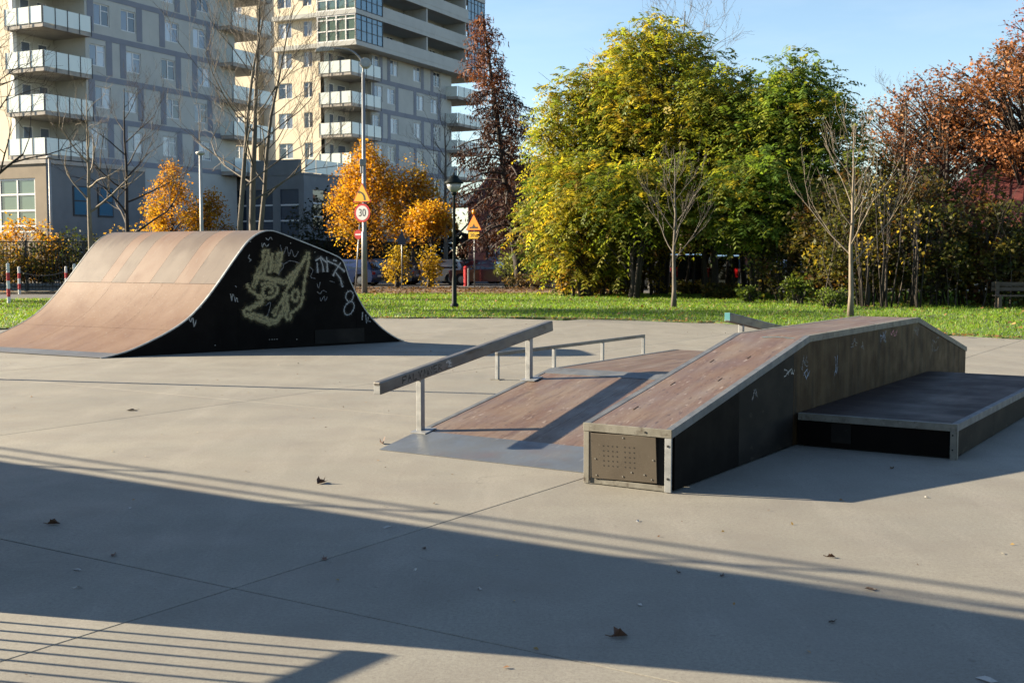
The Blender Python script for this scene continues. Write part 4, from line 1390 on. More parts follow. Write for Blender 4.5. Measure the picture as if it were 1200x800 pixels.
# ------------------------------------------------------------------ lamp posts, signs, bollards, fence
MT['pole'] = surf('galvanised_pole', [(.42, .44, .46), ((.34, .36, .38), 3, 5, .42, .68, ONE)], rough=.45, metal=.4)
MT['pole_white'] = surf('pale_pole', [(.62, .62, .60), ((.50, .50, .48), 3, 5, .42, .68, ONE)], rough=.5)
MT['lamp_green'] = surf('dark_green_iron', [(.012, .020, .018), ((.03, .04, .036), 12, 4, .6, .8, ONE)], rough=.6, spec=.15)
MT['lamp_glass'] = surf('milky_glass', [(.62, .63, .60)], rough=.25)
MT['lamp_white'] = surf('lamp_housing', [(.66, .66, .62)], rough=.45)
MT['sign_red'] = surf('sign_red', k=0.7, layers=[(.62, .025, .03)], rough=.4)
MT['sign_white'] = surf('sign_white', k=0.7, layers=[(.80, .80, .78)], rough=.4)
MT['sign_yellow'] = surf('sign_yellow', k=0.7, layers=[(.85, .50, .02)], rough=.4)
MT['sign_orange'] = surf('sign_orange', k=0.75, layers=[(.88, .33, .02)], rough=.4)
MT['sign_black'] = surf('sign_black', [(.012, .012, .012)], rough=.5)
MT['sign_blue'] = surf('sign_blue', [(.03, .05, .12)], rough=.4)
MT['sign_back'] = surf('sign_back', [(.35, .36, .37)], rough=.5, metal=.4)
MT['red_paint'] = surf('red_paint', k=.85, layers=[(.55, .02, .03), ((.42, .03, .03), 8, 4, .5, .7, ONE)], rough=.45)
MT['white_paint'] = surf('white_paint', k=.8, layers=[(.74, .73, .70), ((.55, .53, .50), 8, 4, .6, .75, ONE)], rough=.5)


def text_mesh(txt, size, mat):
    c = bpy.data.curves.new('lettering', 'FONT')
    c.body = txt
    c.size = size
    c.align_x = 'CENTER'
    c.align_y = 'CENTER'
    c.extrude = .001
    o = bpy.data.objects.new('lettering', c)
    COL.objects.link(o)
    bpy.context.view_layer.update()
    me = bpy.data.meshes.new_from_object(o.evaluated_get(bpy.context.evaluated_depsgraph_get()))
    bpy.data.objects.remove(o)
    me.materials.clear()
    me.materials.append(mat)
    # upright: text x -> x, text y -> z, facing -y
    me.transform(Matrix.Rotation(math.pi / 2, 4, 'X'))
    return me


def rounded_poly(pts, r, n=4):
    out = []
    for i in range(len(pts)):
        p, a, b = Vector(pts[i]), Vector(pts[i - 1]), Vector(pts[(i + 1) % len(pts)])
        u, w = (a - p).normalized() * r, (b - p).normalized() * r
        for k in range(n + 1):
            t = k / n
            out.append(tuple(p + u * (1 - t) ** 2 + w * t ** 2))
    return out


def plate_mesh(poly, y0, y1): return MB().prism(poly, y0, y1)


# street lamp with two signs
LD = 51.5
lp = thing('street_lamp', 'tall grey street lamp with a curved arm carrying a yellow triangle and a 30 sign', 'street lamp', (xat(427, LD), LD, .03), 0)
MB().tube([(0, 0, 0), (0, 0, 2.6), (0.01, 0, 2.7), (.02, 0, 9.4)], [.13, .12, .095, .07], 10).build('pole', MT['pole'], lp, True)
arm = [(.02, 0, 9.3), (.0, 0, 9.75), (-.2, .0, 10.1), (-.6, 0, 10.35), (-1.1, 0, 10.40), (-1.35, 0, 10.38)]
MB().tube(catmull(arm, 4), .04, 8).build('arm', MT['pole'], lp, True)
m = MB()
for (x, w, zt, zb) in ((-1.25, .10, 10.46, 10.30),):
    m.prism([(-2.02, 10.22), (-1.98, 10.36), (-1.75, 10.47), (-1.3, 10.47), (-1.22, 10.40), (-1.24, 10.30), (-1.6, 10.26)], -.14, .14)
m.build('lamp_head', MT['lamp_white'], lp, bevel=.03)
m = MB()
m.lathe([(.05, -.12), (.22, -.08), (.25, 0), (.22, .08), (.05, .12)], 14)
hd = m.build('lamp_head', MT['lamp_white'], lp, True, loc=(.14, -.2, 9.75))
hd.rotation_euler = (R(80), 0, R(10))
MB().lathe([(.19, -.02), (.20, .0), (.19, .02)], 14, (0, 0, .095)).build('lens', MT['lamp_glass'], hd)
MB().box(-.16, .1, -.12, .12, 5.45, 5.75).build('junction_box', MT['pole'], lp, bevel=.02)
MB().tube([(-.1, -.02, 5.7), (-.1, -.02, 5.15)], .05, 6).build('cable_clip', MT['pole'], lp)
sy = -.14
tri = rounded_poly([(-.47, 3.92), (.47, 3.92), (0, 4.76)], .07)
MB().prism([(x, z) for x, z in tri], sy, sy + .02).build('warning_sign', MT['sign_red'], lp)
ws = MB().prism([(x * .89, 3.92 + (z - 3.92) * .89 + .033) for x, z in tri], sy - .004, sy - .001).build('sign_field', MT['sign_yellow'], lp)
def flat_arrow(pts, w):
    m = MB()
    P = [Vector((x, 0, z)) for x, z in pts]
    for a, b in zip(P[:-1], P[1:]): m.bar(a, b, .004, w, (0, 1, 0) if False else (b - a).cross(Vector((0, 1, 0))))
    return m


cv_ = catmull([(.14, 4.0), (.12, 4.14), (.05, 4.26), (-.06, 4.33), (-.14, 4.35)], 4)
m = MB()
for i in range(len(cv_) - 1):
    a, b = cv_[i], cv_[i + 1]
    t = (b - a).normalized()
    s_ = Vector((-t.y, t.x, 0)) * (.05 - .0015 * i)
    m.quad_mesh([(a.x + s_.x, sy - .006, a.y + s_.y), (b.x + s_.x, sy - .006, b.y + s_.y), (b.x - s_.x, sy - .006, b.y - s_.y), (a.x - s_.x, sy - .006, a.y - s_.y)], [(0, 3, 2, 1)])
m.quad_mesh([(-.13, sy - .006, 4.43), (-.22, sy - .006, 4.34), (-.13, sy - .006, 4.27)], [(0, 1, 2)])
m.build('curve_arrow', MT['sign_black'], lp)


def disc(r, y0, y1, cz, n=28): return MB().prism([(r * math.cos(2 * math.pi * k / n), cz + r * math.sin(2 * math.pi * k / n)) for k in range(n)], y0, y1)


disc(.40, sy, sy + .02, 3.46).build('speed_sign', MT['sign_red'], lp)
disc(.31, sy - .004, sy - .001, 3.46).build('sign_field', MT['sign_white'], lp)
o = link('sign_number', text_mesh('30', .46, MT['sign_black']), lp, (0, sy - .007, 3.455))
o.scale = (.85, 1, 1)

for o in list(lp.children):
    if o.name.split('.')[0] in ('warning_sign', 'sign_field', 'curve_arrow', 'speed_sign', 'sign_number'): o.rotation_euler, o.location = (0, 0, R(-26)), Matrix.Rotation(R(-26), 3, 'Z') @ o.location

# park lantern lamp
def park_lamp(label, x, y, z=.03, rz=0):
    t = thing('park_lamp', label, 'lamp post', (x, y, z), rz, 'dark green park lamps')
    MB().lathe([(.13, 0), (.13, .12), (.08, .16), (.07, .9), (.052, 1.0), (.042, 3.45), (.055, 3.5)], 10).build('post', MT['lamp_green'], t, True)
    MB().lathe([(.06, 3.5), (.10, 3.55), (.08, 3.6)], 10).build('collar', MT['lamp_green'], t, True)
    MB().lathe([(.10, 3.6), (.20, 3.72), (.235, 3.86)], 12).build('globe', MT['lamp_glass'], t, True)
    cp = MB().lathe([(.30, 3.86), (.29, 3.90), (.20, 3.98), (.14, 4.04), (.13, 4.08), (.05, 4.12)], 12).build('cap', MT['lamp_green'], t, True)
    MB().lathe([(.03, 4.12), (.035, 4.16), (.01, 4.22)], 8).build('finial', MT['lamp_green'], cp, True)
    return t


park_lamp('dark green park lamp with bell cap on the lawn edge, near the centre', -1.80, 37.3)
park_lamp('dark green park lamp standing on the plaza left of the view', -9.4, 16.6, 0)

# slim pale pole lamp behind the ramp, and another far left
def slim_lamp(px, dist, ptop, label, r=.06):
    t = thing('slim_lamp', label, 'street lamp', (xat(px, dist), dist, 0), 0, 'slim pale lamp poles')
    h_ = zat(ptop, dist)
    MB().tube([(0, 0, 0), (0, 0, h_ - .12)], [r, r * .8], 8).build('pole', MT['pole_white'], t, True)
    MB().lathe([(.06, h_ - .12), (.16, h_ - .09), (.17, h_ - .02), (.08, h_ + .02)], 12).build('lamp_head', MT['lamp_white'], t, True)
    return t


slim_lamp(237, 44, 178, 'slim pale lamp pole rising behind the curved ramp before the golden trees', .075)
slim_lamp(61, 62, 183, 'slim pale lamp pole in front of the left pavilion', .085)

# orange roadworks sign with distance plate
os_ = thing('roadworks_sign', 'orange triangular warning sign over a 20 m plate by the parked cars', 'sign', (xat(556, 61), 61, .03), R(-28))
MB().tube([(0, 0, 0), (0, 0, 3.05)], .032, 8).build('pole', MT['pole'], os_, True)
tri = rounded_poly([(-.47, 2.92), (.47, 2.92), (0, 3.74)], .07)
MB().prism(tri, -.06, -.04).build('sign_plate', MT['sign_red'], os_)
MB().prism([(x * .93, 2.92 + (z - 2.92) * .93 + .022) for x, z in tri], -.065, -.061).build('sign_field', MT['sign_orange'], os_)
MB().prism([(-.26, 3.02), (.26, 3.02), (.22, 3.1), (.08, 3.1), (.0, 3.26), (-.1, 3.1), (-.22, 3.1)], -.069, -.066).build('pictogram', MT['sign_black'], os_)
MB().prism([(-.31, 2.5), (.31, 2.5), (.31, 2.84), (-.31, 2.84)], -.06, -.04).build('distance_plate', MT['sign_yellow'], os_)
link('number', text_mesh('20', .25, MT['sign_black']), os_, (-.09, -.064, 2.67))
link('letter', text_mesh('m', .25, MT['sign_black']), os_, (.17, -.064, 2.65))
MB().lathe([(.05, 3.72), (.10, 3.78), (.11, 3.9), (.04, 3.98)], 10, (0, -.03, 0)).build('warning_light', MT['sign_orange'], os_, True)

# back of a sign on a leaning pole, plus small sign poles
bs = thing('no_entry_sign', 'red round sign on a leaning pole left of the street lamp', 'sign', (xat(416, 56), 56, .03), R(-26))
MB().tube([(-.0, 0, 0), (.28, 0, 3.1)], .035, 8).build('pole', MT['pole'], bs, True)
disc(.22, -.08, -.05, 2.62).build('sign_plate', MT['sign_red'], bs).location.x = .24
MB().box(-.15 + .24, .15 + .24, -.086, -.081, 2.585, 2.655).build('white_bar', MT['sign_white'], bs)
bp = thing('blue_sign', 'dark blue triangular-topped sign on a thin pole before the silver car', 'sign', (xat(471, 62), 62, .03), 0)
MB().tube([(0, 0, 0), (0, 0, 3.0)], .034, 8).build('pole', MT['pole'], bp, True)
MB().prism([(-.20, 2.2), (.20, 2.2), (.20, 2.5), (.0, 2.95), (-.20, 2.5)], -.06, -.04).build('sign_plate', MT['sign_blue'], bp)


def bollard(px, py, h_, label, group='red and white posts', z=.03):
    p = ground(px, py)
    t = thing('bollard', label, 'bollard', (p.x, p.y, 0), 0, group)
    n_ = 5
    MB().tube([(0, 0, 0), (0, 0, h_)], .055, 10).build('post', MT['white_paint'], t)
    for k in range(1, n_, 2):
        MB().tube([(0, 0, h_ * (1 - (k + 1) / n_)), (0, 0, h_ * (1 - k / n_))], .058, 10).build('red_band', MT['red_paint'], t)
    MB().lathe([(.058, 0), (.06, .02), (.03, .05)], 10, (0, 0, h_)).build('cap', MT['white_paint'], t)
    return Vector((p.x, p.y, h_))


b1 = bollard(10.5, 357, 1.36, 'tall red and white post at the far left before the road')
b2 = bollard(23, 345, 1.15, 'red and white post across the road, just right of the leftmost post')
b3 = bollard(78, 344, 1.15, 'red and white post across the road, beside the curved edge of the ramp')
b4 = bollard(88, 353, 1.32, 'red and white post half hidden by the curved edge of the ramp')
b5 = bollard(-80, 361, 1.3, 'red and white post outside the left edge')
MT['chain'] = surf('chain', [(.34, .30, .26)], rough=.6, metal=.3)
def chain(a, b, za, sag, label):
    pts = []
    for k in range(13):
        t = k / 12
        p = a.lerp(b, t)
        pts.append((p.x - a.x, p.y - a.y, za - sag * 4 * t * (1 - t)))
    o = MB().tube(pts, .014, 5).build('chain', MT['chain'], loc=(a.x, a.y, 0))
    tag(o, label, 'chain', 'chains between the posts')


chain(b1, b4, .62, .24, 'lower sagging chain between the two nearer red and white posts')
chain(b5, b1, 1.2, .2, 'upper chain running out of the frame from the leftmost post')
chain(b2, b3, 1.0, .2, 'sagging chain between the two farther red and white posts')
for k, (px, py, lab) in enumerate(((440, 333, 'short grey post in front of the dark blue car'), (549, 336, 'short grey post beside the red post near the lamp'))):
    p = ground(px, py)
    t = thing('short_post', lab, 'bollard', (p.x, p.y, 0), 0, 'short grey posts')
    MB().tube([(0, 0, 0), (0, 0, .95)], .05, 8).build('post', MT['pole'], t)
    MB().lathe([(.05, 0), (.03, .04)], 8, (0, 0, .95)).build('cap', MT['pole'], t)
p = ground(546, 335)
t = thing('red_post', 'plain red post between the silver and the maroon cars', 'bollard', (p.x, p.y, 0))
MB().tube([(0, 0, 0), (0, 0, 1.05)], .12, 8).build('post', MT['red_paint'], t)
MB().lathe([(.12, 0), (.06, .05)], 8, (0, 0, 1.05)).build('cap', MT['red_paint'], t)

# iron fence before the hedge at the far left
MT['iron'] = surf('dark_iron', [(.018, .020, .020)], rough=.5)
fx = thing('iron_fence', 'dark iron bar fence in front of the hedge at the left', 'fence', (-34, 56.2, 0), R(6))
bar_me = MB().box(-.012, .012, -.012, .012, .05, 2.3).mesh('picket', MT['iron'])
for k in range(118): link('picket', bar_me, fx, (k * .16, 0, 0), 0)
for z in (.2, 2.32): MB().box(0, 18.9, -.02, .02, z - .025, z + .025).build('rail', MT['iron'], fx)
for k in range(8): MB().box(2.7 * k - .04, 2.7 * k + .04, -.04, .04, 0, 2.4).build('post', MT['iron'], fx)
MB().box(0, 18.9, .05, .35, 0, .35).build('plinth', MT['podium'], fx)

# bench-like wooden rail at the right edge
bn = thing('wooden_bench', 'weathered wooden bench at the right edge under the bushes', 'bench', (xat(1196, 36.5), 36.5, .02), R(-8))
MT['old_wood'] = surf('old_wood', [(.17, .13, .095), ((.11, .08, .06), 5, 5, .42, .68, (.3, 3, 3)), ((.25, .21, .17), 14, 5, .6, .75, (.2, 3, 3))], rough=.85)
for k in range(3): MB().box(-.75, .95, -.2 + k * .14, -.08 + k * .14, .40, .44).build('seat_slat', MT['old_wood'], bn)
for k in range(2): MB().box(-.75, .95, .25, .29, .56 + k * .15, .68 + k * .15).build('back_slat', MT['old_wood'], bn)
for x in (-.6, .75):
    MB().box(x - .05, x + .05, -.2, -.1, 0, .40).build('leg', MT['old_wood'], bn)
    MB().box(x - .05, x + .05, .15, .248, 0, .84).build('leg', MT['old_wood'], bn)

# ------------------------------------------------------------------ cars
MT['tyre'] = surf('tyre', [(.016, .016, .016)], rough=.85)
MT['rim'] = surf('rim', [(.42, .42, .43)], rough=.35, metal=.7)
MT['car_glass'] = glass('car_glass', (.02, .025, .03), .03)
MT['tail'] = surf('tail_light', [(.50, .012, .015)], rough=.2)
MT['head'] = surf('head_light', [(.62, .64, .66)], rough=.15)
MT['trim'] = surf('black_trim', [(.02, .02, .022)], rough=.6)


def paint(name, col, metal=.3):
    m, n, p, out = new_mat(name)
    p.inputs['Base Color'].default_value = (*col, 1)
    p.inputs['Roughness'].default_value = .32
    p.inputs['Metallic'].default_value = metal
    p.inputs['Coat Weight'].default_value = .8
    p.inputs['Coat Roughness'].default_value = .06
    return m


def car(label, px, dist, heading, col, kind='hatch', L_=4.2, W_=1.76, H_=1.47, y_off=0):
    """x forward; built from cross sections so that the body is rounded"""
    t = thing('parked_car', label, 'car', (xat(px, dist), dist, 0), heading, 'parked cars')
    pm = paint('car_paint_' + label[:12].replace(' ', '_'), col)
    hl, hw = L_ / 2, W_ / 2
    if kind == 'suv':
        belt, hood, zl = .98, 1.02, .30
        roof = [(-hl + .12, belt), (-hl + .35, H_ - .06), (-hl + .9, H_), (.25, H_ - .01), (.70, H_ - .12), (hl - 1.28, belt + .03)]
    elif kind == 'sedan':
        belt, hood, zl = .86, .90, .22
        roof = [(-hl + .62, belt + .03), (-hl + 1.25, H_ - .06), (-hl + 1.7, H_), (.20, H_ - .01), (.55, H_ - .10), (hl - 1.30, belt + .02)]
    else:
        belt, hood, zl = .88, .93, .22
        roof = [(-hl + .10, belt + .02), (-hl + .38, H_ - .12), (-hl + .8, H_ - .01), (.15, H_), (.52, H_ - .10), (hl - 1.12, belt + .03)]
    # lower body: side profile with wheel arches, three width rings
    wx = (hl - .78, -hl + .76)
    wr = .33 if kind != 'suv' else .37
    prof = [(-hl, .42), (-hl + .02, .66), (-hl + .05, belt - .02), (-hl + .16, belt + (.03 if kind != 'sedan' else .02))]
    prof += [(0, belt + .04), (hl - 1.15, hood), (hl - .45, hood - .10), (hl - .12, hood - .24), (hl, .56), (hl - .02, .36), (hl - .10, zl)]
    bottom = []
    for c in wx:
        bottom.append((c + wr + .07, zl))
        for k in range(1, 8): bottom.append((c + (wr + .07) * math.cos(math.pi * k / 8), .31 + (wr + .05) * math.sin(math.pi * k / 8) * 1.0))
        bottom.append((c - wr - .07, zl))
    bottom.append((-hl + .08, zl))
    poly = prof + bottom
    m = MB()
    rings = [(-hw, .94, .0), (-hw + .07, 1.0, .0), (hw - .07, 1.0, .0), (hw, .94, .0)]
    n_ = len(poly)
    zc = .55
    for (y, s, _) in rings:
        for (x, z) in poly: m.v.append((x * (s if s == 1 else .985), y, zc + (z - zc) * s if z > zc else z))
    for r in range(3):
        for i in range(n_): m.f.append((r * n_ + i, r * n_ + (i + 1) % n_, (r + 1) * n_ + (i + 1) % n_, (r + 1) * n_ + i))
    m.f.append(tuple(range(n_ - 1, -1, -1)))
    m.f.append(tuple(3 * n_ + i for i in range(n_)))
    m.build('body', pm, t)
    # cabin
    m = MB()
    cr = [(-hw + .03, 0.0), (-hw + .10, .5), (-hw + .22, 1.0), (hw - .22, 1.0), (hw - .10, .5), (hw - .03, 0.0)]
    P = roof
    n_ = len(P)
    for (y, f) in cr:
        for (x, z) in P: m.v.append((x, y, belt - .01 + (z - belt + .01) * f))
    for r in range(len(cr) - 1):
        for i in range(n_ - 1): m.f.append((r * n_ + i, r * n_ + i + 1, (r + 1) * n_ + i + 1, (r + 1) * n_ + i))
    m.build('cabin', pm, t)

    def on_side(x, f, sgn, out=.012):
        ysec = np.interp(f, [0, .5, 1], [hw - .03, hw - .10, hw - .22])
        return sgn * (ysec + out)
    zr = lambda x: float(np.interp(x, [p[0] for p in P], [p[1] for p in P]))
    x0, x3 = P[0][0] + .30, P[-1][0] - .28
    xm = (x0 + x3) / 2 + .05
    for sgn in (-1, 1):
        for (a, b) in ((x0, xm - .04), (xm + .04, x3)):
            vs = []
            for x, f in ((a, .10), (b, .10), (b, .82), (a, .82)):
                x_ = x if f < .5 else x * .93 + (P[2][0] + P[3][0]) / 2 * .07
                hh = max(zr(x_) - belt, .12) if f > .5 else max(zr((a + b) / 2) - belt, .2)
                vs.append((x_, on_side(x_, f, sgn), belt + hh * f))
            mm = MB().quad_mesh(vs, [(0, 1, 2, 3) if sgn < 0 else (3, 2, 1, 0)])
            mm.build('side_window', MT['car_glass'], t)
        MB().box(hl - 1.2, hl - 1.02, sgn * (hw + .02) - .07, sgn * (hw + .02) + .07, belt + .02, belt + .16).build('wing_mirror', pm, t, bevel=.03)
    # windscreen and rear window
    for (i, j) in ((n_ - 1, n_ - 2), (0, 1)):
        (xa, za), (xb, zb) = P[i], P[j]
        ex = .012 if i else -.012
        za2, zb2 = za + (zb - za) * .10, za + (zb - za) * .92
        xa2, xb2 = xa + (xb - xa) * .10 + ex, xa + (xb - xa) * .92 + ex
        vs = [(xa2, -hw + .16, za2 + .012), (xa2, hw - .16, za2 + .012), (xb2, hw - .26, zb2 + .012), (xb2, -hw + .26, zb2 + .012)]
        MB().quad_mesh(vs, [(0, 1, 2, 3)]).build('windscreen' if i else 'rear_window', MT['car_glass'], t)
    for sgn in (-1, 1):
        m = MB().box(hl - .20, hl - .015, sgn * (hw - .32) - .14, sgn * (hw - .32) + .14, .58, .72)
        m.build('headlight', MT['head'], t, bevel=.03)
        zt_ = .62 if kind != 'suv' else .72
        MB().box(-hl - .012, -hl + .20, sgn * (hw - .20) - .15, sgn * (hw - .20) + .15, zt_, zt_ + (.20 if kind != 'suv' else .42)).build('tail_light', MT['tail'], t, bevel=.03)
        for c in wx:
            w_ = link('wheel', None, t) if False else bpy.data.objects.new('wheel', None)
            COL.objects.link(w_)
            w_.parent = t
            w_.location = (c, sgn * (hw - .12), wr - .01)
            w_.rotation_euler = (R(90), 0, 0)
            MB().lathe([(wr * .62, -.10), (wr * .95, -.10), (wr, -.06), (wr, .06), (wr * .95, .10), (wr * .62, .10)], 18).build('tyre', MT['tyre'], w_, True)
            rm = MB().lathe([(.05, -.112), (wr * .6, -.104), (wr * .63, -.08), (wr * .63, .08), (wr * .6, .104), (.05, .112)], 18)
            rm.build('rim', MT['rim'], w_)
    MB().box(-hl - .02, -hl + .02, -.26, .26, .50, .61).build('number_plate', MT['sign_white'], t)
    MB().box(hl - .03, hl + .015, -.55, .55, .36, .50).build('grille', MT['trim'], t)
    MB().box(-hl - .015, -hl + .02, -hw + .12, hw - .12, .33, .46).build('rear_bumper', MT['trim'], t)
    for sgn in (-1, 1): MB().box(-.2, .0, sgn * (hw + .004) - .012, sgn * (hw + .004) + .012, belt - .12, belt - .09).build('door_handle', MT['trim'], t)
    return t


car('silver hatchback side-on between the golden saplings and the park lamp', 507, 70, R(172), (.42, .42, .42), 'hatch', 4.1)
car('dark navy estate with red tail lights behind the street lamp', 446, 69, R(168), (.010, .014, .035), 'hatch', 4.4, H_=1.5)
car('blue car half hidden by the dark end of the curved ramp', 407, 67, R(160), (.012, .03, .10), 'hatch', 4.0)
car('black saloon parked behind the park lamp post', 553, 73, R(-12), (.012, .013, .016), 'sedan', 4.4, H_=1.45)
car('dark maroon saloon pointing right beside the light green bush', 573, 68.5, R(-14), (.055, .008, .014), 'sedan', 4.3, H_=1.43)
car('black off-roader with red tail lights behind the slim grey sapling', 793, 55, R(98), (.010, .012, .014), 'suv', 4.5, 1.85, 1.75)
car('dark green estate van seen from behind through the grove trunks', 873, 54, R(52), (.008, .013, .012), 'suv', 4.6, 1.85, 1.70)
car('pale silver car mostly hidden deep under the grove', 838, 70, R(10), (.12, .12, .115), 'sedan', 4.4, H_=1.45)
car('white car glimpsed at the right end of the car park', 935, 60, R(60), (.2, .2, .2), 'hatch', 4.1)
car('dark grey car hidden in the shade behind the brown grove bushes', 738, 60, R(20), (.03, .03, .033), 'hatch', 4.1)

# ------------------------------------------------------------------ vegetation
def unit(a): return a / np.maximum(np.linalg.norm(a, axis=-1, keepdims=True), 1e-9)


def leaf_quads(rg, c, L_, W_, up=.5, hang=0.0):
    """c (N,3) -> quads; leaf axis random, tilted by 'hang' downwards"""
    n = len(c)
    d = unit(rg.normal(0, 1, (n, 3)) * np.array([1, 1, .6]) - np.array([0, 0, hang]))
    nn = unit(rg.normal(0, 1, (n, 3)) + np.array([0, 0, up * 2]))
    s = unit(np.cross(d, nn))
    k = rg.uniform(.45, 1.45, (n, 1))
    L2, W2 = L_ * k, W_ * k
    V = np.zeros((n, 4, 3), np.float32)
    V[:, 0] = c
    V[:, 1] = c + d * L2 * .5 + s * W2 * .5 + nn * L2 * .05
    V[:, 2] = c + d * L2
    V[:, 3] = c + d * L2 * .5 - s * W2 * .5 + nn * L2 * .05
    return V


def frond_quads(rg, c, out, L_, k=5, lw=.055, ll=.19):
    """compound leaves: c (N,3) bases, out (N,3) directions"""
    n = len(c)
    d = unit(out + rg.normal(0, .55, (n, 3)))
    Ln = L_ * rg.uniform(.4, 1.4, (n, 1))
    droop = rg.uniform(.25, .7, (n, 1))
    z = np.array([0, 0, 1.0])
    side = unit(np.cross(d, z + rg.normal(0, .25, (n, 3))))
    Q = []
    for j in range(k):
        t = .22 + .78 * j / (k - 1)
        p = c + d * Ln * t - z * droop * Ln * t * t
        tang = unit(d - 2 * z * droop * t)
        for sg in (-1, 1):
            ax = unit(side * sg * .9 + tang * .45 - z * rg.uniform(.15, .55, (n, 1)))
            nn = unit(np.cross(ax, tang))
            sv = unit(np.cross(ax, nn))
            lk = ll * rg.uniform(.8, 1.2, (n, 1)) * (1 - .35 * abs(t - .5))
            V = np.zeros((n, 4, 3), np.float32)
            V[:, 0] = p
            V[:, 1] = p + ax * lk * .45 + sv * lw * .5
            V[:, 2] = p + ax * lk
            V[:, 3] = p + ax * lk * .45 - sv * lw * .5
            Q.append(V)
    return np.stack(Q, 1).reshape(-1, 4, 3), 2 * k


def pick(rg, n, pal, w=None):
    pal = np.array(pal)
    return pal[rg.choice(len(pal), n, p=w)]


def blob(rg, n, rad, shell=.45):
    """points in an ellipsoid, biased outwards"""
    d = unit(rg.normal(0, 1, (n, 3)))
    r = rg.uniform(shell ** 3, 1, (n, 1)) ** (1 / 3)
    return d * r * np.array(rad)


def bez(a, b, c, k=6):
    return [a * (1 - t) ** 2 + b * 2 * t * (1 - t) + c * t * t for t in [i / k for i in range(k + 1)]]


def grow(mb, r_, p, d, length, rad, level, maxl, kids=(3, 4), spread=.6, up=.15, ratio=.66, wig=.12, tips=None, minr=.006, sides=(7, 5, 4, 3, 3)):
    nseg = 4 if level < 2 else 3
    pts, rr = [p], [rad]
    q, dd = p.copy(), d.copy()
    for i in range(nseg):
        dd = (dd + Vector((r_.gauss(0, wig), r_.gauss(0, wig), r_.gauss(0, wig) + up * .25))).normalized()
        q = q + dd * (length / nseg)
        pts.append(q.copy())
        rr.append(max(rad * (1 - .55 * (i + 1) / nseg), minr * .6))
    mb.tube(pts, rr, sides[min(level, len(sides) - 1)], cap=False)
    if tips is not None and level >= maxl - 1: tips.append((pts[-1].copy(), dd.copy()))
    if level >= maxl: return
    for k in range(r_.randint(*kids)):
        t = r_.uniform(.35, 1.0) if k else 1.0
        i = min(int(t * nseg), nseg - 1)
        base = pts[i].lerp(pts[i + 1], t * nseg - i)
        ax = Vector((r_.gauss(0, 1), r_.gauss(0, 1), r_.gauss(0, .6)))
        sd = (ax - dd * ax.dot(dd)).normalized()
        nd = (dd * (1 - spread * r_.uniform(.5, 1)) + sd * spread * r_.uniform(.7, 1.1) + Vector((0, 0, up))).normalized()
        grow(mb, r_, base, nd, length * ratio * r_.uniform(.75, 1.2), max(rr[i] * r_.uniform(.5, .7), minr), level + 1, maxl, kids, spread, up, ratio, wig, tips, minr, sides)


def bare_tree(label, px, dist, ptop, seed, mat, r0=.12, trunk=.3, levels=4, kids=(3, 4), spread=.62, up=.22, lean=(0, 0), group='bare trees', first=5, cat='tree', wig=.12, ratio=.64, limb=.62, el0=.35):
    """trunk to a height, limbs from it"""
    r_ = random.Random(seed)
    H_ = zat(ptop, dist)
    t = thing('bare_tree', label, cat, (xat(px, dist), dist, 0), 0, group)
    th = H_ * trunk
    tm = MB()
    top = Vector((lean[0], lean[1], H_ * .93))
    pts, rr = [], []
    for i in range(9):
        f = i / 8
        pts.append(Vector((top.x * f * f + r_.gauss(0, .02) * H_ * .1 * (f > 0), top.y * f * f + r_.gauss(0, .02) * H_ * .1 * (f > 0), top.z * f)))
        rr.append(r0 * (1 - .86 * f) + (r0 * .35 if i == 0 else 0))
    tm.tube(pts, rr, 8)
    tm.build('trunk', MT[mat], t, True)
    cm = MB()
    for k in range(first + 6):
        f = trunk + (1 - trunk) * (k / (first + 6)) * .95
        i = min(int(f * 8), 7)
        b = pts[i].lerp(pts[i + 1], f * 8 - i)
        a = k * 2.4 + r_.uniform(-.4, .4)
        el = el0 + .6 * f
        d_ = Vector((math.cos(a), math.sin(a), el)).normalized()
        ln = H_ * (1 - f * .72) * .36 * r_.uniform(.75, 1.2)
        grow(cm, r_, b, d_, ln, r0 * (1 - .86 * f) * limb, 1, levels, kids, spread, up, ratio, wig)
    cm.build('crown', MT[mat], t, True)
    return t


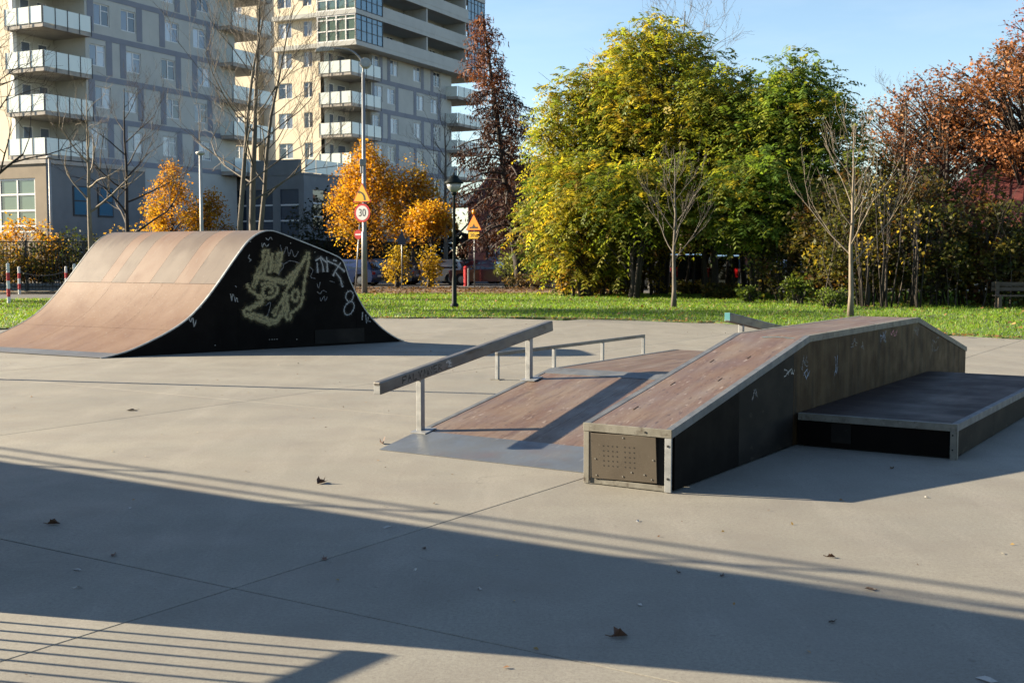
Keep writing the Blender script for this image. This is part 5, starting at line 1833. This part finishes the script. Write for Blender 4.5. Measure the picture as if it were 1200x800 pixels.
def leafy(name, label, base, trunk_pts, trunk_r, clusters, crad, nleaf, leaf, pal, w, seed, mat='leaf', bark='bark', cat='tree', group=None, frond=None, up=.5, hang=0.0, branch=1.0, extra_stems=(), tint_cluster=.25, twig=.012):
    """clusters: (M,3) local centres; leaves round each; branches from the trunk to the clusters"""
    rg = np.random.default_rng(seed)
    r_ = random.Random(seed)
    t = thing(name, label, cat, base, 0, group)
    tm = MB()
    TP = [Vector(p) for p in trunk_pts]
    n_ = len(TP)
    tm.tube(TP, [trunk_r * (1.3 if i == 0 else 1 - .8 * i / (n_ - 1)) for i in range(n_)], 8)
    for st in extra_stems:
        P = [Vector(p) for p in st]
        tm.tube(P, [trunk_r * .7 * (1 - .8 * i / (len(P) - 1)) for i in range(len(P))], 6)
    ztop = TP[-1].z
    for i, c in enumerate(clusters):
        if r_.random() > branch: continue
        c = Vector(c)
        rad = math.hypot(c.x, c.y)
        zb = min(max(c.z - rad * r_.uniform(.5, .9) - .3, ztop * .18), ztop * .97)
        f = zb / ztop * (n_ - 1)
        k = min(int(f), n_ - 2)
        b = TP[k].lerp(TP[k + 1], f - k)
        mid = b.lerp(c, .5) + Vector((r_.gauss(0, .12), r_.gauss(0, .12), .12 * (c - b).length))
        L_ = (c - b).length
        r0 = min(trunk_r * .32, .014 * L_ + .012)
        tm.tube(bez(b, mid, c, 4), [r0 * (1 - .18 * q) for q in range(5)], 4, cap=False)
        for q in range(2):       # twigs inside the clump
            e = c + Vector((r_.gauss(0, 1), r_.gauss(0, 1), r_.gauss(.3, .7))) * float(np.mean(crad)) * .55
            tm.tube([mid.lerp(c, .6), c.lerp(e, .5) + Vector((0, 0, .05)), e], [twig, twig * .7, twig * .4], 3, cap=False)
    tm.build('trunk', MT[bark], t, True)
    M_ = len(clusters)
    cl = np.repeat(np.asarray(clusters), nleaf, 0)
    size = np.repeat(rg.uniform(.65, 1.25, (M_, 1)), nleaf, 0)
    off = blob(rg, len(cl), crad, .15) * size
    P = cl + off
    keep = rg.uniform(0, 1, len(P)) < np.repeat(rg.uniform(.55, 1, M_), nleaf)
    P, off = P[keep], off[keep]
    ci = np.repeat(np.arange(M_), nleaf)[keep]
    cc = pick(rg, M_, pal, w)[ci]
    lc = pick(rg, len(P), pal, w)
    c = cc * .65 + lc * .35
    c = c * rg.uniform(1 - tint_cluster, 1 + tint_cluster, (M_, 1))[ci] * rg.uniform(.8, 1.2, (len(P), 1))
    if frond:
        V, k = frond_quads(rg, P, unit(off * np.array([1, 1, .35]) + np.array([0, 0, .15])), frond[0], frond[1], frond[2], frond[3])
        c = np.repeat(c, k, 0) * rg.uniform(.85, 1.15, (len(P) * k, 1))
    else:
        V = leaf_quads(rg, P, leaf[0], leaf[1], up, hang)
    me = np_mesh('crown', V.reshape(-1, 3), np.arange(4 * len(V)).reshape(-1, 4), MT[mat], np.clip(c, 0, 1))
    link('crown', me, t)
    return t


def trunk_line(h_, lean=(0, 0), wig=.1, seed=0, k=6):
    r_ = random.Random(seed)
    return [(lean[0] * (i / k) ** 1.3 + (r_.gauss(0, wig) if i else 0) * .6, lean[1] * (i / k) ** 1.3 + (r_.gauss(0, wig) if i else 0) * .6, h_ * i / k) for i in range(k + 1)]


G_Y = [(.33, .315, .035), (.42, .335, .032), (.22, .285, .036), (.12, .185, .028), (.46, .34, .04), (.33, .19, .04)]
G_YW = [.26, .13, .31, .21, .06, .03]
G_G = [(.115, .205, .032), (.17, .26, .036), (.075, .135, .024), (.28, .30, .036), (.38, .32, .036)]
G_GW = [.3, .26, .18, .18, .08]

# ---- the yellow-green grove
def grove_tree(label, px, dist, ptop, half, zlow, M_, seed, pal, w, lean=(0, 0), nleaf=22, frond=(.62, 5, .075, .22), crad=(.9, .9, .62), squash=1.0, group='yellow-green grove trees'):
    rg = np.random.default_rng(seed + 100)
    Ht = zat(ptop, dist)
    cz, rz_ = (Ht + zlow) / 2, (Ht - zlow) / 2
    half *= 1.08
    M_ = int(M_ * 1.25)
    c = blob(rg, M_, (half, half * .85, rz_), .50)
    # pear shape: narrower on top, uneven outline
    f = (c[:, 2:3] / rz_ + 1) / 2
    c[:, :2] *= (1.15 - .55 * f ** 1.6)
    ang = np.arctan2(c[:, 1], c[:, 0])
    c[:, :2] *= (1 + .16 * np.sin(ang * 3 + seed) + .10 * np.sin(ang * 5 + c[:, 2] * 1.3))[:, None]
    c += np.array([lean[0] * .6, lean[1] * .6, cz])
    c[:, 0] += lean[0] * .4 * f[:, 0]
    x = xat(px, dist)
    stems = []
    r_ = random.Random(seed)
    for k in range(2):
        a = r_.uniform(0, 6.28)
        stems.append([(math.cos(a) * .3, math.sin(a) * .3, 0), (math.cos(a) * .6, math.sin(a) * .5, Ht * .3), (math.cos(a) * half * .5, math.sin(a) * half * .5, Ht * .62)])
    return leafy('grove_tree', label, (x, dist, 0), trunk_line(Ht * .88, lean, .12, seed), .15, c, crad, nleaf, None, pal, w, seed, bark='bark_dark', group=group, frond=frond, extra_stems=stems, branch=.8)


grove_tree('tallest yellow-green tree in the middle of the grove, its thin top cut by the frame', 775, 50, 22, 3.1, 4.2, 190, 1, G_Y, G_YW)
grove_tree('yellowing tree on the grove left shoulder next to the dark red tree', 690, 51, 78, 2.1, 2.6, 135, 2, G_Y, G_YW, (-.2, 0))
grove_tree('broad green tree in the grove just left of the gap to the right-hand tree', 838, 47.5, 84, 2.0, 3.6, 120, 3, G_Y, [.22, .1, .32, .28, .05, .03])
grove_tree('green round-headed tree at the right end of the grove', 926, 46, 70, 2.2, 3.0, 160, 4, G_G, G_GW, (.1, 0))
grove_tree('low green tree with bright hanging fronds below the right-hand grove tree', 890, 44, 190, 1.6, 1.9, 75, 5, G_G, G_GW)
grove_tree('green understorey tree in front of the grove, above the dark cars', 742, 46, 200, 2.2, 2.5, 95, 6, G_Y, [.15, .1, .32, .36, .04, .03])
grove_tree('dull olive tree at the lower left corner of the grove', 662, 50, 195, 1.5, .8, 90, 7, G_Y, [.16, .14, .2, .36, .06, .08])
grove_tree('small yellow tree filling the grove behind the left shoulder', 728, 53, 60, 1.8, 3.6, 90, 8, G_Y, [.34, .28, .16, .08, .1, .04])
grove_tree('darker tree at the back of the grove between the two tall crowns', 868, 54, 120, 2.0, 3.2, 100, 9, G_G, G_GW)
grove_tree('yellow-green tree bridging the two tallest grove crowns', 882, 50, 96, 1.7, 3.4, 85, 10, G_Y, G_YW)
grove_tree('loose yellowish tree at the front left of the grove, leafy down to the ground', 690, 47.5, 165, 1.7, .7, 95, 11, G_Y, [.3, .2, .25, .15, .06, .04])
# airy bare top over the grove
bare_tree('thin leafless treetop rising above the grove, cut by the upper frame edge', 800, 54, -12, 31, 'bark_grey', .14, .55, 4, (3, 4), .6, .2, group='bare trees', first=5)
# scrubby understorey with orange and brown leaves
U_B = [(.11, .11, .022), (.065, .085, .02), (.20, .13, .025), (.32, .19, .025), (.13, .07, .025), (.05, .045, .018)]
def bush(label, px, dist, half, h_, M_, seed, pal, w=None, leaf=(.13, .075), nleaf=38, zlow=.15, name='bush', group='undergrowth bushes', mat='leaf', bark='bark_dark', crad=(.42, .42, .36), shell=.35):
    rg = np.random.default_rng(seed + 500)
    c = blob(rg, M_, (half, half * .8, (h_ - zlow) / 2), shell)
    a = np.arctan2(c[:, 1], c[:, 0])
    c[:, :2] *= (1 + .2 * np.sin(a * 3 + seed))[:, None]
    c[:, 2] *= 1 + .12 * np.sin(c[:, 0] * 2.3 + seed)
    c[:, 2] += (h_ + zlow) / 2
    r_ = random.Random(seed)
    st = []
    for k in range(6):
        x = r_.uniform(-.6, .6) * half
        st.append([(x * .6, r_.uniform(-.3, .3), 0), (x, r_.uniform(-.4, .4), h_ * .45), (x * 1.3, r_.uniform(-.5, .5), h_ * .85)])
    return leafy(name, label, (xat(px, dist), dist, 0), trunk_line(h_ * .8, (0, 0), .06, seed), .045, c, crad, nleaf, leaf, pal, w, seed, mat=mat, bark=bark, cat='bush', group=group, extra_stems=st, branch=.7, twig=.007)


bush('orange-brown scrub at the foot of the grove left end', 672, 47.5, 1.3, 3.6, 60, 1, U_B, [.2, .2, .2, .25, .1, .05])
bush('low olive scrub under the grove between the bench of trunks and the dark red tree', 706, 48.5, 1.2, 2.5, 42, 2, U_B, [.3, .3, .15, .1, .1, .05])
bush('yellow-leaved sapling bush beside the black off-roader', 770, 49, .45, 2.6, 20, 3, [(.36, .25, .03), (.28, .16, .02), (.2, .2, .03)])
bush('dark shrub before the estate van at the grove foot', 925, 43, 1.3, 2.3, 60, 4, U_B, [.36, .38, .08, .04, .06, .08])
bush('leafy light green nettle clump on the lawn before the dark car', 937, 40.0, .45, .95, 26, 5, [(.11, .17, .03), (.16, .22, .04), (.08, .12, .025)], leaf=(.12, .07), crad=(.2, .2, .2), group='low green plants')
bush('small light green plant on the lawn before the grove trunks', 880, 41.5, .35, .62, 16, 6, [(.11, .17, .03), (.16, .22, .04), (.08, .12, .025)], leaf=(.12, .07), crad=(.18, .18, .16), group='low green plants')
bush('leafy green weeds at the foot of the pale young tree', 975, 37.0, .6, .62, 26, 7, [(.10, .16, .03), (.15, .21, .04), (.07, .11, .02)], leaf=(.10, .06), crad=(.2, .2, .14), group='low green plants')
for k, (px, dist, half, h_, lab) in enumerate(((735, 50.5, 1.3, 1.7, 'low dark scrub under the grove below the understorey tree'), (815, 51, 1.3, .5, 'low dark weeds between the off-roader and the estate van'), (850, 45.5, .9, .45, 'low dark weeds in the shade before the estate van'), (905, 50.5, 1.2, 1.5, 'low dark scrub right of the estate van'))):
    bush(lab, px, dist, half, h_, 50, 20 + k, U_B, [.3, .4, .06, .04, .1, .1], crad=(.4, .4, .25))
# slender trunks standing in the grove shade
gs = random.Random(77)
ORD = 'first second third fourth fifth sixth seventh eighth ninth tenth eleventh twelfth thirteenth fourteenth fifteenth sixteenth seventeenth eighteenth nineteenth'.split()
GT = [672, 690, 702, 716, 727, 741, 752, 764, 777, 803, 812, 824, 838, 851, 861, 905, 915, 944, 958]
for k, px in enumerate(GT):
    dist = 48.2 + (k * 37 % 50) / 10
    t = thing('slender_trunk', '%s slender dark stem under the grove, counted rightwards from the dark red tree' % ORD[k], 'tree', (xat(px, dist), dist, 0), 0, 'slender grove stems')
    H_ = gs.uniform(3.6, 5.2)
    ln = gs.uniform(-.5, .5)
    MB().tube([(0, 0, 0), (ln * .2 + gs.gauss(0, .04), 0, H_ * .3), (ln * .5 + gs.gauss(0, .06), 0, H_ * .6), (ln, 0, H_)], [.07 * gs.uniform(.7, 1.4), .05, .04, .02], 6).build('trunk', MT['bark_dark'] if k % 3 else MT['bark'], t, True)
    rg = np.random.default_rng(900 + k)
    M_ = 12
    c = np.stack([rg.normal(ln * .7, .55, M_), rg.normal(0, .5, M_), rg.uniform(H_ * .45, H_, M_)], 1)
    P = np.repeat(c, 9, 0) + rg.normal(0, .28, (M_ * 9, 3))
    V, kk = frond_quads(rg, P, rg.normal(0, 1, P.shape) * np.array([1, 1, .3]), .5, 4, .07, .2)
    cols = np.repeat(pick(rg, len(P), G_Y, [.12, .1, .3, .38, .05, .05]), kk, 0)
    link('crown', np_mesh('crown', V.reshape(-1, 3), np.arange(4 * len(V)).reshape(-1, 4), MT['leaf'], cols), t)

# ---- dark red leaning tree with hanging foliage
def red_tree():
    rg = np.random.default_rng(42)
    r_ = random.Random(42)
    D_ = 62
    x0 = xat(613, D_)
    t = thing('dark_red_tree', 'tall leaning tree with drooping dark red-brown foliage beside the tower', 'tree', (x0, D_, 0))
    Ht = zat(14, D_)
    dx = xat(566, D_) - x0
    def tp(f): return Vector((dx * f ** .9, .3 * math.sin(f * 3), Ht * f))
    tm = MB()
    tm.tube([tp(i / 10) for i in range(11)], [.30 * (1.25 if i == 0 else 1 - .9 * i / 10) for i in range(11)], 9)
    P, C = [], []
    for k in range(120):
        f = .17 + .83 * (k / 120) ** .95
        b = tp(f)
        a = k * 2.399 + r_.uniform(-.3, .3)
        ln = (3.3 * (1 - f) ** .8 + .35) * r_.uniform(.4, 1.3)
        if .17 < f < .33: ln *= .85
        d_ = Vector((math.cos(a), math.sin(a), .25 - .35 * (1 - f)))
        e = b + d_ * ln + Vector((0, 0, -.22 * ln))
        m_ = b.lerp(e, .5) + Vector((0, 0, .22 * ln))
        tm.tube(bez(b, m_, e, 5), [.05 * (1 - f) + .018 - .002 * q for q in range(6)], 4, cap=False)
        dens = int(10 + 30 * ln * (1 if f < .80 else .6)) if r_.random() > .12 else 4
        for q in range(dens):
            s = r_.uniform(.15, 1.05) ** .8
            p = b * (1 - s) ** 2 + m_ * 2 * s * (1 - s) + e * s * s
            P.append((p.x + r_.gauss(0, .13), p.y + r_.gauss(0, .13), p.z - r_.uniform(0, .55) ** 1.1))
            C.append(f)
    tm.build('trunk', MT['bark_dark'], t, True)
    P = np.array(P)
    C = np.array(C)
    reps = 3
    P3 = np.repeat(P, reps, 0) + rg.normal(0, .09, (len(P) * reps, 3))
    V = leaf_quads(rg, P3, .24, .055, .1, 1.2)
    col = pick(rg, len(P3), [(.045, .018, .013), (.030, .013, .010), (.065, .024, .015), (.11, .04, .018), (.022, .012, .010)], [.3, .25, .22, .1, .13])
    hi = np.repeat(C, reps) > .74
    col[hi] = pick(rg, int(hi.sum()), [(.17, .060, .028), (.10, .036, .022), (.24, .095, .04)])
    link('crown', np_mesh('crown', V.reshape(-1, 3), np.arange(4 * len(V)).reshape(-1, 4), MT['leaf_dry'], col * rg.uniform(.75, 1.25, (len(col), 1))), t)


red_tree()
bush('light green bush at the foot of the dark red tree', 600, 63, 1.0, 1.9, 46, 8, [(.15, .19, .05), (.20, .23, .06), (.11, .14, .035)], leaf=(.14, .08), group='bushes by the car park')
bush('brown heap of dead twigs and leaves around the dark red tree trunk', 628, 60, 1.7, .75, 50, 9, U_B, [.1, .1, .25, .1, .3, .15], leaf=(.14, .05), crad=(.4, .4, .18), mat='leaf_dry', group='bushes by the car park')

# ---- golden trees near the buildings
GOLD = [(.56, .28, .016), (.48, .22, .013), (.62, .35, .022), (.37, .165, .013), (.42, .30, .03)]
def gold(label, px, dist, ptop, half, zlow, M_, seed, pal=GOLD, w=None, dark=1.0):
    rg = np.random.default_rng(seed + 300)
    Ht = zat(ptop, dist)
    c = blob(rg, M_, (half, half, (Ht - zlow) / 2), .45)
    f = (c[:, 2:3] / ((Ht - zlow) / 2) + 1) / 2
    c[:, :2] *= 1.12 - .72 * f ** 1.5
    c[:, 2] += (Ht + zlow) / 2
    pal = np.array(pal) * dark
    return leafy('golden_tree', label, (xat(px, dist), dist, 0), trunk_line(Ht * .9, (0, 0), .05, seed), .12, c, (.62, .62, .7), 88, (.14, .095), pal, w, seed, bark='bark_dark', group='golden autumn trees', branch=.6)


gold('golden tree behind the curved ramp, left of the slim lamp pole', 203, 74, 190, 1.9, 1.0, 120, 1)
gold('smaller orange tree right of the slim lamp pole behind the ramp', 247, 77, 222, 1.5, 1.0, 80, 2, dark=.85)
gold('large golden-brown conical tree behind the street lamp signs', 430, 70, 168, 2.35, 1.8, 210, 3)
gold('bright golden tree directly left of the park lamp', 484, 69, 190, 1.75, 2.2, 100, 4)
gold('lower bright yellow tree overlapping the golden tree by the park lamp', 506, 66.5, 244, 1.55, 2.8, 90, 5)
gold('small yellow sapling low in front of the navy car', 465, 63, 294, .42, .25, 18, 6, [(.40, .28, .02), (.30, .24, .03), (.45, .30, .03)])
gold('small yellow sapling in front of the silver car', 503, 63.5, 294, .38, .4, 16, 7, [(.45, .30, .02), (.50, .33, .03), (.36, .25, .02)])
bush('orange-leaved shrub behind the iron fence under the pavilion window', 28, 60, 2.3, 3.6, 90, 10, GOLD, leaf=(.16, .1), group='shrubs behind the iron fence')
bush('dark green shrub behind the iron fence beside the slim lamp pole', 78, 60, 2.2, 3.1, 80, 11, [(.03, .05, .02), (.05, .075, .025), (.06, .06, .02)], leaf=(.15, .09), group='shrubs behind the iron fence')
bush('brown hedge behind the iron fence at the left edge', 5, 58.5, 2.6, 2.4, 90, 12, U_B, [.2, .2, .2, .15, .15, .1], leaf=(.15, .09), group='shrubs behind the iron fence')
bush('dull brown and green hedge behind the iron fence, towards the ramp', 50, 58.5, 2.4, 2.3, 90, 13, U_B, [.25, .3, .15, .1, .1, .1], leaf=(.15, .09), group='shrubs behind the iron fence')
bush('dark hedge filling the gap between the fence and the curved ramp', 105, 62, 2.8, 2.6, 90, 14, [(.03, .045, .02), (.045, .06, .02), (.06, .045, .02)], leaf=(.15, .09), group='shrubs behind the iron fence')
bush('sparse shrub with a few yellow leaves beside the golden tree', 155, 66, 1.6, 3.3, 34, 15, [(.40, .26, .06), (.28, .17, .04), (.15, .12, .04)], leaf=(.16, .12), nleaf=10, crad=(.5, .5, .45), group='shrubs behind the iron fence')
bush('dark evergreen mass left of the conical golden tree', 392, 84, 3.0, 6.2, 120, 16, [(.02, .03, .014), (.03, .04, .018), (.04, .04, .02)], leaf=(.22, .13), crad=(.7, .7, .7), group='bushes by the car park')
bush('dark low hedge behind the parked blue cars', 430, 84, 4.5, 2.8, 110, 17, [(.02, .028, .014), (.03, .036, .016), (.05, .035, .016)], leaf=(.2, .12), crad=(.6, .6, .5), group='bushes by the car park')

# ---- bare trees on the left
bare_tree('pale pollarded bare tree in front of the pavilion at the left', 106, 47, 92, 21, 'bark_pale', .125, .42, 3, (2, 3), .75, .30, first=3, wig=.2, ratio=.6)
bare_tree('dark leafless tree standing before the apartment block windows', 150, 64, 86, 22, 'bark_dark', .15, .25, 4, (3, 4), .5, .3, first=6)
t = bare_tree('tall multi-stemmed bare tree behind the crest of the curved ramp, main stem', 296, 46, -70, 23, 'bark_grey', .16, .30, 4, (3, 5), .5, .26, (.55, 0), first=7, limb=.36)
bare_tree('leaning left stem of the bare clump behind the ramp crest', 279, 45.5, -40, 24, 'bark_grey', .13, .36, 4, (3, 4), .5, .28, (1.25, .2), first=5, limb=.38)
bare_tree('right-hand stem of the bare clump behind the ramp crest', 303, 46.5, -20, 25, 'bark_grey', .12, .34, 4, (3, 4), .55, .26, (1.5, 0), first=5, limb=.38)
bare_tree('bare tree outside the left edge whose twigs reach into the top corner', -52, 38, -60, 26, 'bark_dark', .17, .30, 4, (3, 4), .62, .16, (.9, 0), first=7)
bare_tree('grey twiggy tree in front of the tower right of the golden tree', 522, 84, 118, 27, 'bark_grey', .18, .22, 4, (3, 4), .6, .22, first=7)
bare_tree('small bare tree in front of the red brick house', 571, 80, 225, 28, 'bark_dark', .12, .30, 4, (3, 4), .6, .22, first=5)

# ---- young bare trees on the lawn
bare_tree('young bare tree with a pale lit trunk on the lawn behind the grind box', 998, 31.7, 128, 29, 'bark_pale', .075, .28, 3, (3, 4), .36, .30, group='young trees on the lawn', first=8, wig=.05, limb=.42, el0=.75)
bare_tree('young grey sapling with thin upswept twigs on the lawn before the grove', 790, 37.3, 172, 30, 'bark_grey', .075, .32, 3, (3, 4), .40, .30, group='young trees on the lawn', first=7, wig=.07, limb=.42, el0=.7)

# ---- thicket on the right
T_P = [(.075, .075, .018), (.11, .11, .022), (.14, .085, .022), (.055, .075, .018), (.12, .045, .02), (.30, .23, .03)]
T_W = [.25, .2, .17, .2, .13, .05]
for k, (px, dist, half, h_, lab) in enumerate(((968, 42, 1.5, 3.9, 'olive thicket bush directly left of the pale young tree trunk'), (1008, 39.5, 1.7, 4.0, 'brownish thicket bush right behind the pale young tree trunk'), (1052, 40.5, 1.8, 4.4, 'tall thicket bush with bright yellow leaf flecks'),
                                               (1092, 38.5, 1.4, 3.3, 'dark green thicket bush below the red roof left end'), (1130, 39.5, 1.7, 3.3, 'dark brown thicket bush below the middle of the red roof'), (1172, 38.5, 1.6, 3.0, 'dark green thicket bush behind the wooden bench'),
                                               (1212, 39, 1.6, 2.7, 'thicket bush cut by the right frame edge'), (1030, 44, 2.0, 5.3, 'high rusty-brown thicket shrub behind the yellow-flecked bush'), (985, 45.5, 1.9, 5.2, 'high olive thicket shrub behind the pale young tree crown'), (1083, 44.5, 1.5, 4.9, 'sparse high thicket shrub just left of the red roof'),
                                               (1140, 43.5, 1.6, 4.4, 'thin-leaved shrub in front of the red roof'))):
    bush(lab, px, dist, half, h_ * 1.08, 115, 40 + k, T_P, [T_W, [.1, .4, .05, .35, .05, .05], [.15, .15, .4, .1, .15, .05], [.2, .15, .05, .5, .1, 0], [.1, .1, .15, .1, .5, .05]][k % 5], leaf=(.14, .085), nleaf=56, group='thicket bushes on the right', crad=(.45, .45, .4))
# bright yellow-leaved branches poking out of the thicket
for k, (px, dist, half, h_, lab) in enumerate(((1040, 37.5, .7, 4.2, 'tallest spray of bright yellow leaves in the thicket, right of the pale young tree'), (1075, 37.2, .55, 3.7, 'second spray of yellow leaves, below the red roof left end'), (1018, 37.8, .5, 2.6, 'low spray of yellow leaves near the pale young trunk'))):
    bush(lab, px, dist, half, h_, 17, 60 + k, [(.42, .33, .04), (.34, .27, .04), (.46, .36, .07)], leaf=(.11, .085), nleaf=7, zlow=1.2, crad=(.3, .3, .3), group='yellow-leaved sprays', shell=.1)

# thin brown stems standing along the thicket foot
st = random.Random(5)
for k in range(16):
    px = 965 + k * 14.5 + st.uniform(-4, 4)
    dist = 37.4 + st.uniform(0, 1.6)
    t = thing('thicket_stem', '%s thin brown stem at the thicket foot, counted rightwards from the pale young tree' % ORD[k], 'stem', (xat(px, dist), dist, 0), 0, 'thin stems of the thicket')
    r_ = random.Random(1000 + k)
    m = MB()
    grow(m, r_, Vector((0, 0, 0)), Vector((st.gauss(0, .12), 0, 1)).normalized(), st.uniform(1.4, 2.3), .022, 1, 3, (2, 3), .4, .25, .6, .08)
    m.build('trunk', MT['bark'], t, True)

# ---- orange-brown trees at the right
ORG_P = [(.34, .13, .045), (.27, .105, .04), (.40, .17, .06), (.20, .075, .03), (.36, .18, .075), (.13, .05, .025)]
def orange(label, px, dist, ptop, half, zlow, M_, seed, nleaf, pal=ORG_P, crad=(.75, .75, .5), r0=.24, lean=(0, 0)):
    rg = np.random.default_rng(seed + 700)
    Ht = zat(ptop, dist)
    c = blob(rg, M_, (half, half, (Ht - zlow) / 2), .5)
    a = np.arctan2(c[:, 1], c[:, 0])
    c[:, :2] *= (1 + .18 * np.sin(a * 3 + seed))[:, None]
    c[:, 2] += (Ht + zlow) / 2
    return leafy('orange_tree', label, (xat(px, dist), dist, 0), trunk_line(Ht * .85, lean, .15, seed), r0, c, crad, nleaf, (.155, .10), pal, None, seed, mat='leaf_dry', bark='bark_dark', group='orange-brown oaks', branch=1.0, twig=.02)


orange('large rust-orange tree filling the upper right corner', 1200, 58, 40, 4.7, 5.2, 240, 1, 105)
orange('thinner orange-brown tree with dark boughs left of the rust-orange one', 1100, 61, 86, 3.6, 5.2, 125, 2, 64)
orange('small orange-tan tree at the left end of the orange group, beside the grove', 1052, 63, 100, 2.6, 5.4, 70, 4, 40, [(.34, .17, .07), (.28, .12, .05), (.38, .22, .10)])
orange('tall reddish treetop at the extreme right above the orange crown', 1232, 64, -10, 3.0, 9.0, 80, 3, 50, [(.26, .075, .05), (.2, .06, .045), (.3, .1, .05)])
bare_tree('pinkish-brown leafless tree between the grove and the orange trees', 1058, 60, 100, 33, 'bark', .17, .30, 4, (3, 4), .6, .2, first=7)
bare_tree('dark leafless boughs in front of the orange crown', 1108, 59, 105, 34, 'bark_dark', .22, .24, 4, (3, 4), .62, .16, first=7)
leafy('dark_conifer', 'dark green conifer top behind the orange crown at upper right', (xat(1172, 66), 66, 0), trunk_line(zat(48, 66), (0, 0), .02, 3), .2,
      np.array([(math.cos(k * 2.4) * (.25 + 2.2 * (1 - k / 90)), math.sin(k * 2.4) * (.25 + 2.2 * (1 - k / 90)), 3 + (zat(52, 66) - 3) * k / 90) for k in range(90)]), (.55, .55, .35), 60, (.22, .05), [(.018, .03, .014), (.028, .042, .018)], None, 9, bark='bark_dark', hang=.4)

# ---- trees outside the left edge: their shadows lie across the lawn
orange('orange-leaved tree outside the left edge of the view', -330, 45.5, 20, 3.2, 5.0, 90, 5, 50)
orange('second orange-leaved tree outside the left edge of the view', -290, 41.5, -110, 2.8, 9.5, 70, 6, 50)

# ---- distant woods closing the horizon
def far_wood(name, label, x0, x1, y0, y1, zt, n_, seed, pal):
    rg = np.random.default_rng(seed)
    x = rg.uniform(x0, x1, n_)
    top = zt * (.72 + .18 * np.sin(x * .33 + seed) + .13 * np.sin(x * .81) + .08 * np.sin(x * 2.1))
    P = np.stack([x, rg.uniform(y0, y1, n_), top * rg.uniform(0, 1, n_) ** .75], 1)
    V = leaf_quads(rg, P, .55, .36, .3)
    blk = pick(rg, n_, pal) * (.8 + .3 * np.sin(x * .6 + seed))[:, None]
    return tag(link(name, np_mesh(name, V.reshape(-1, 3), np.arange(4 * n_).reshape(-1, 4), MT['leaf_dry'], np.clip(blk, .01, 1))), label, 'woods', kind='stuff')


far_wood('distant_woods', 'distant dark belt of trees seen between the grove trunks', 2, 80, 96, 108, 9.0, 26000, 1, [(.05, .05, .018), (.08, .06, .02), (.04, .035, .016), (.10, .06, .02)])
far_wood('distant_shrubs', 'distant dark shrubbery behind the car park on the left', -60, 0, 100, 104, 4.5, 12000, 2, [(.03, .035, .016), (.05, .045, .018), (.04, .03, .016)])
far_wood('shade_scrub', 'dark mixed scrub at the back of the grove and the car park', 3.0, 24, 62.5, 65, 3.2, 16000, 3, [(.035, .035, .014), (.06, .045, .016), (.03, .026, .012), (.09, .05, .018)])
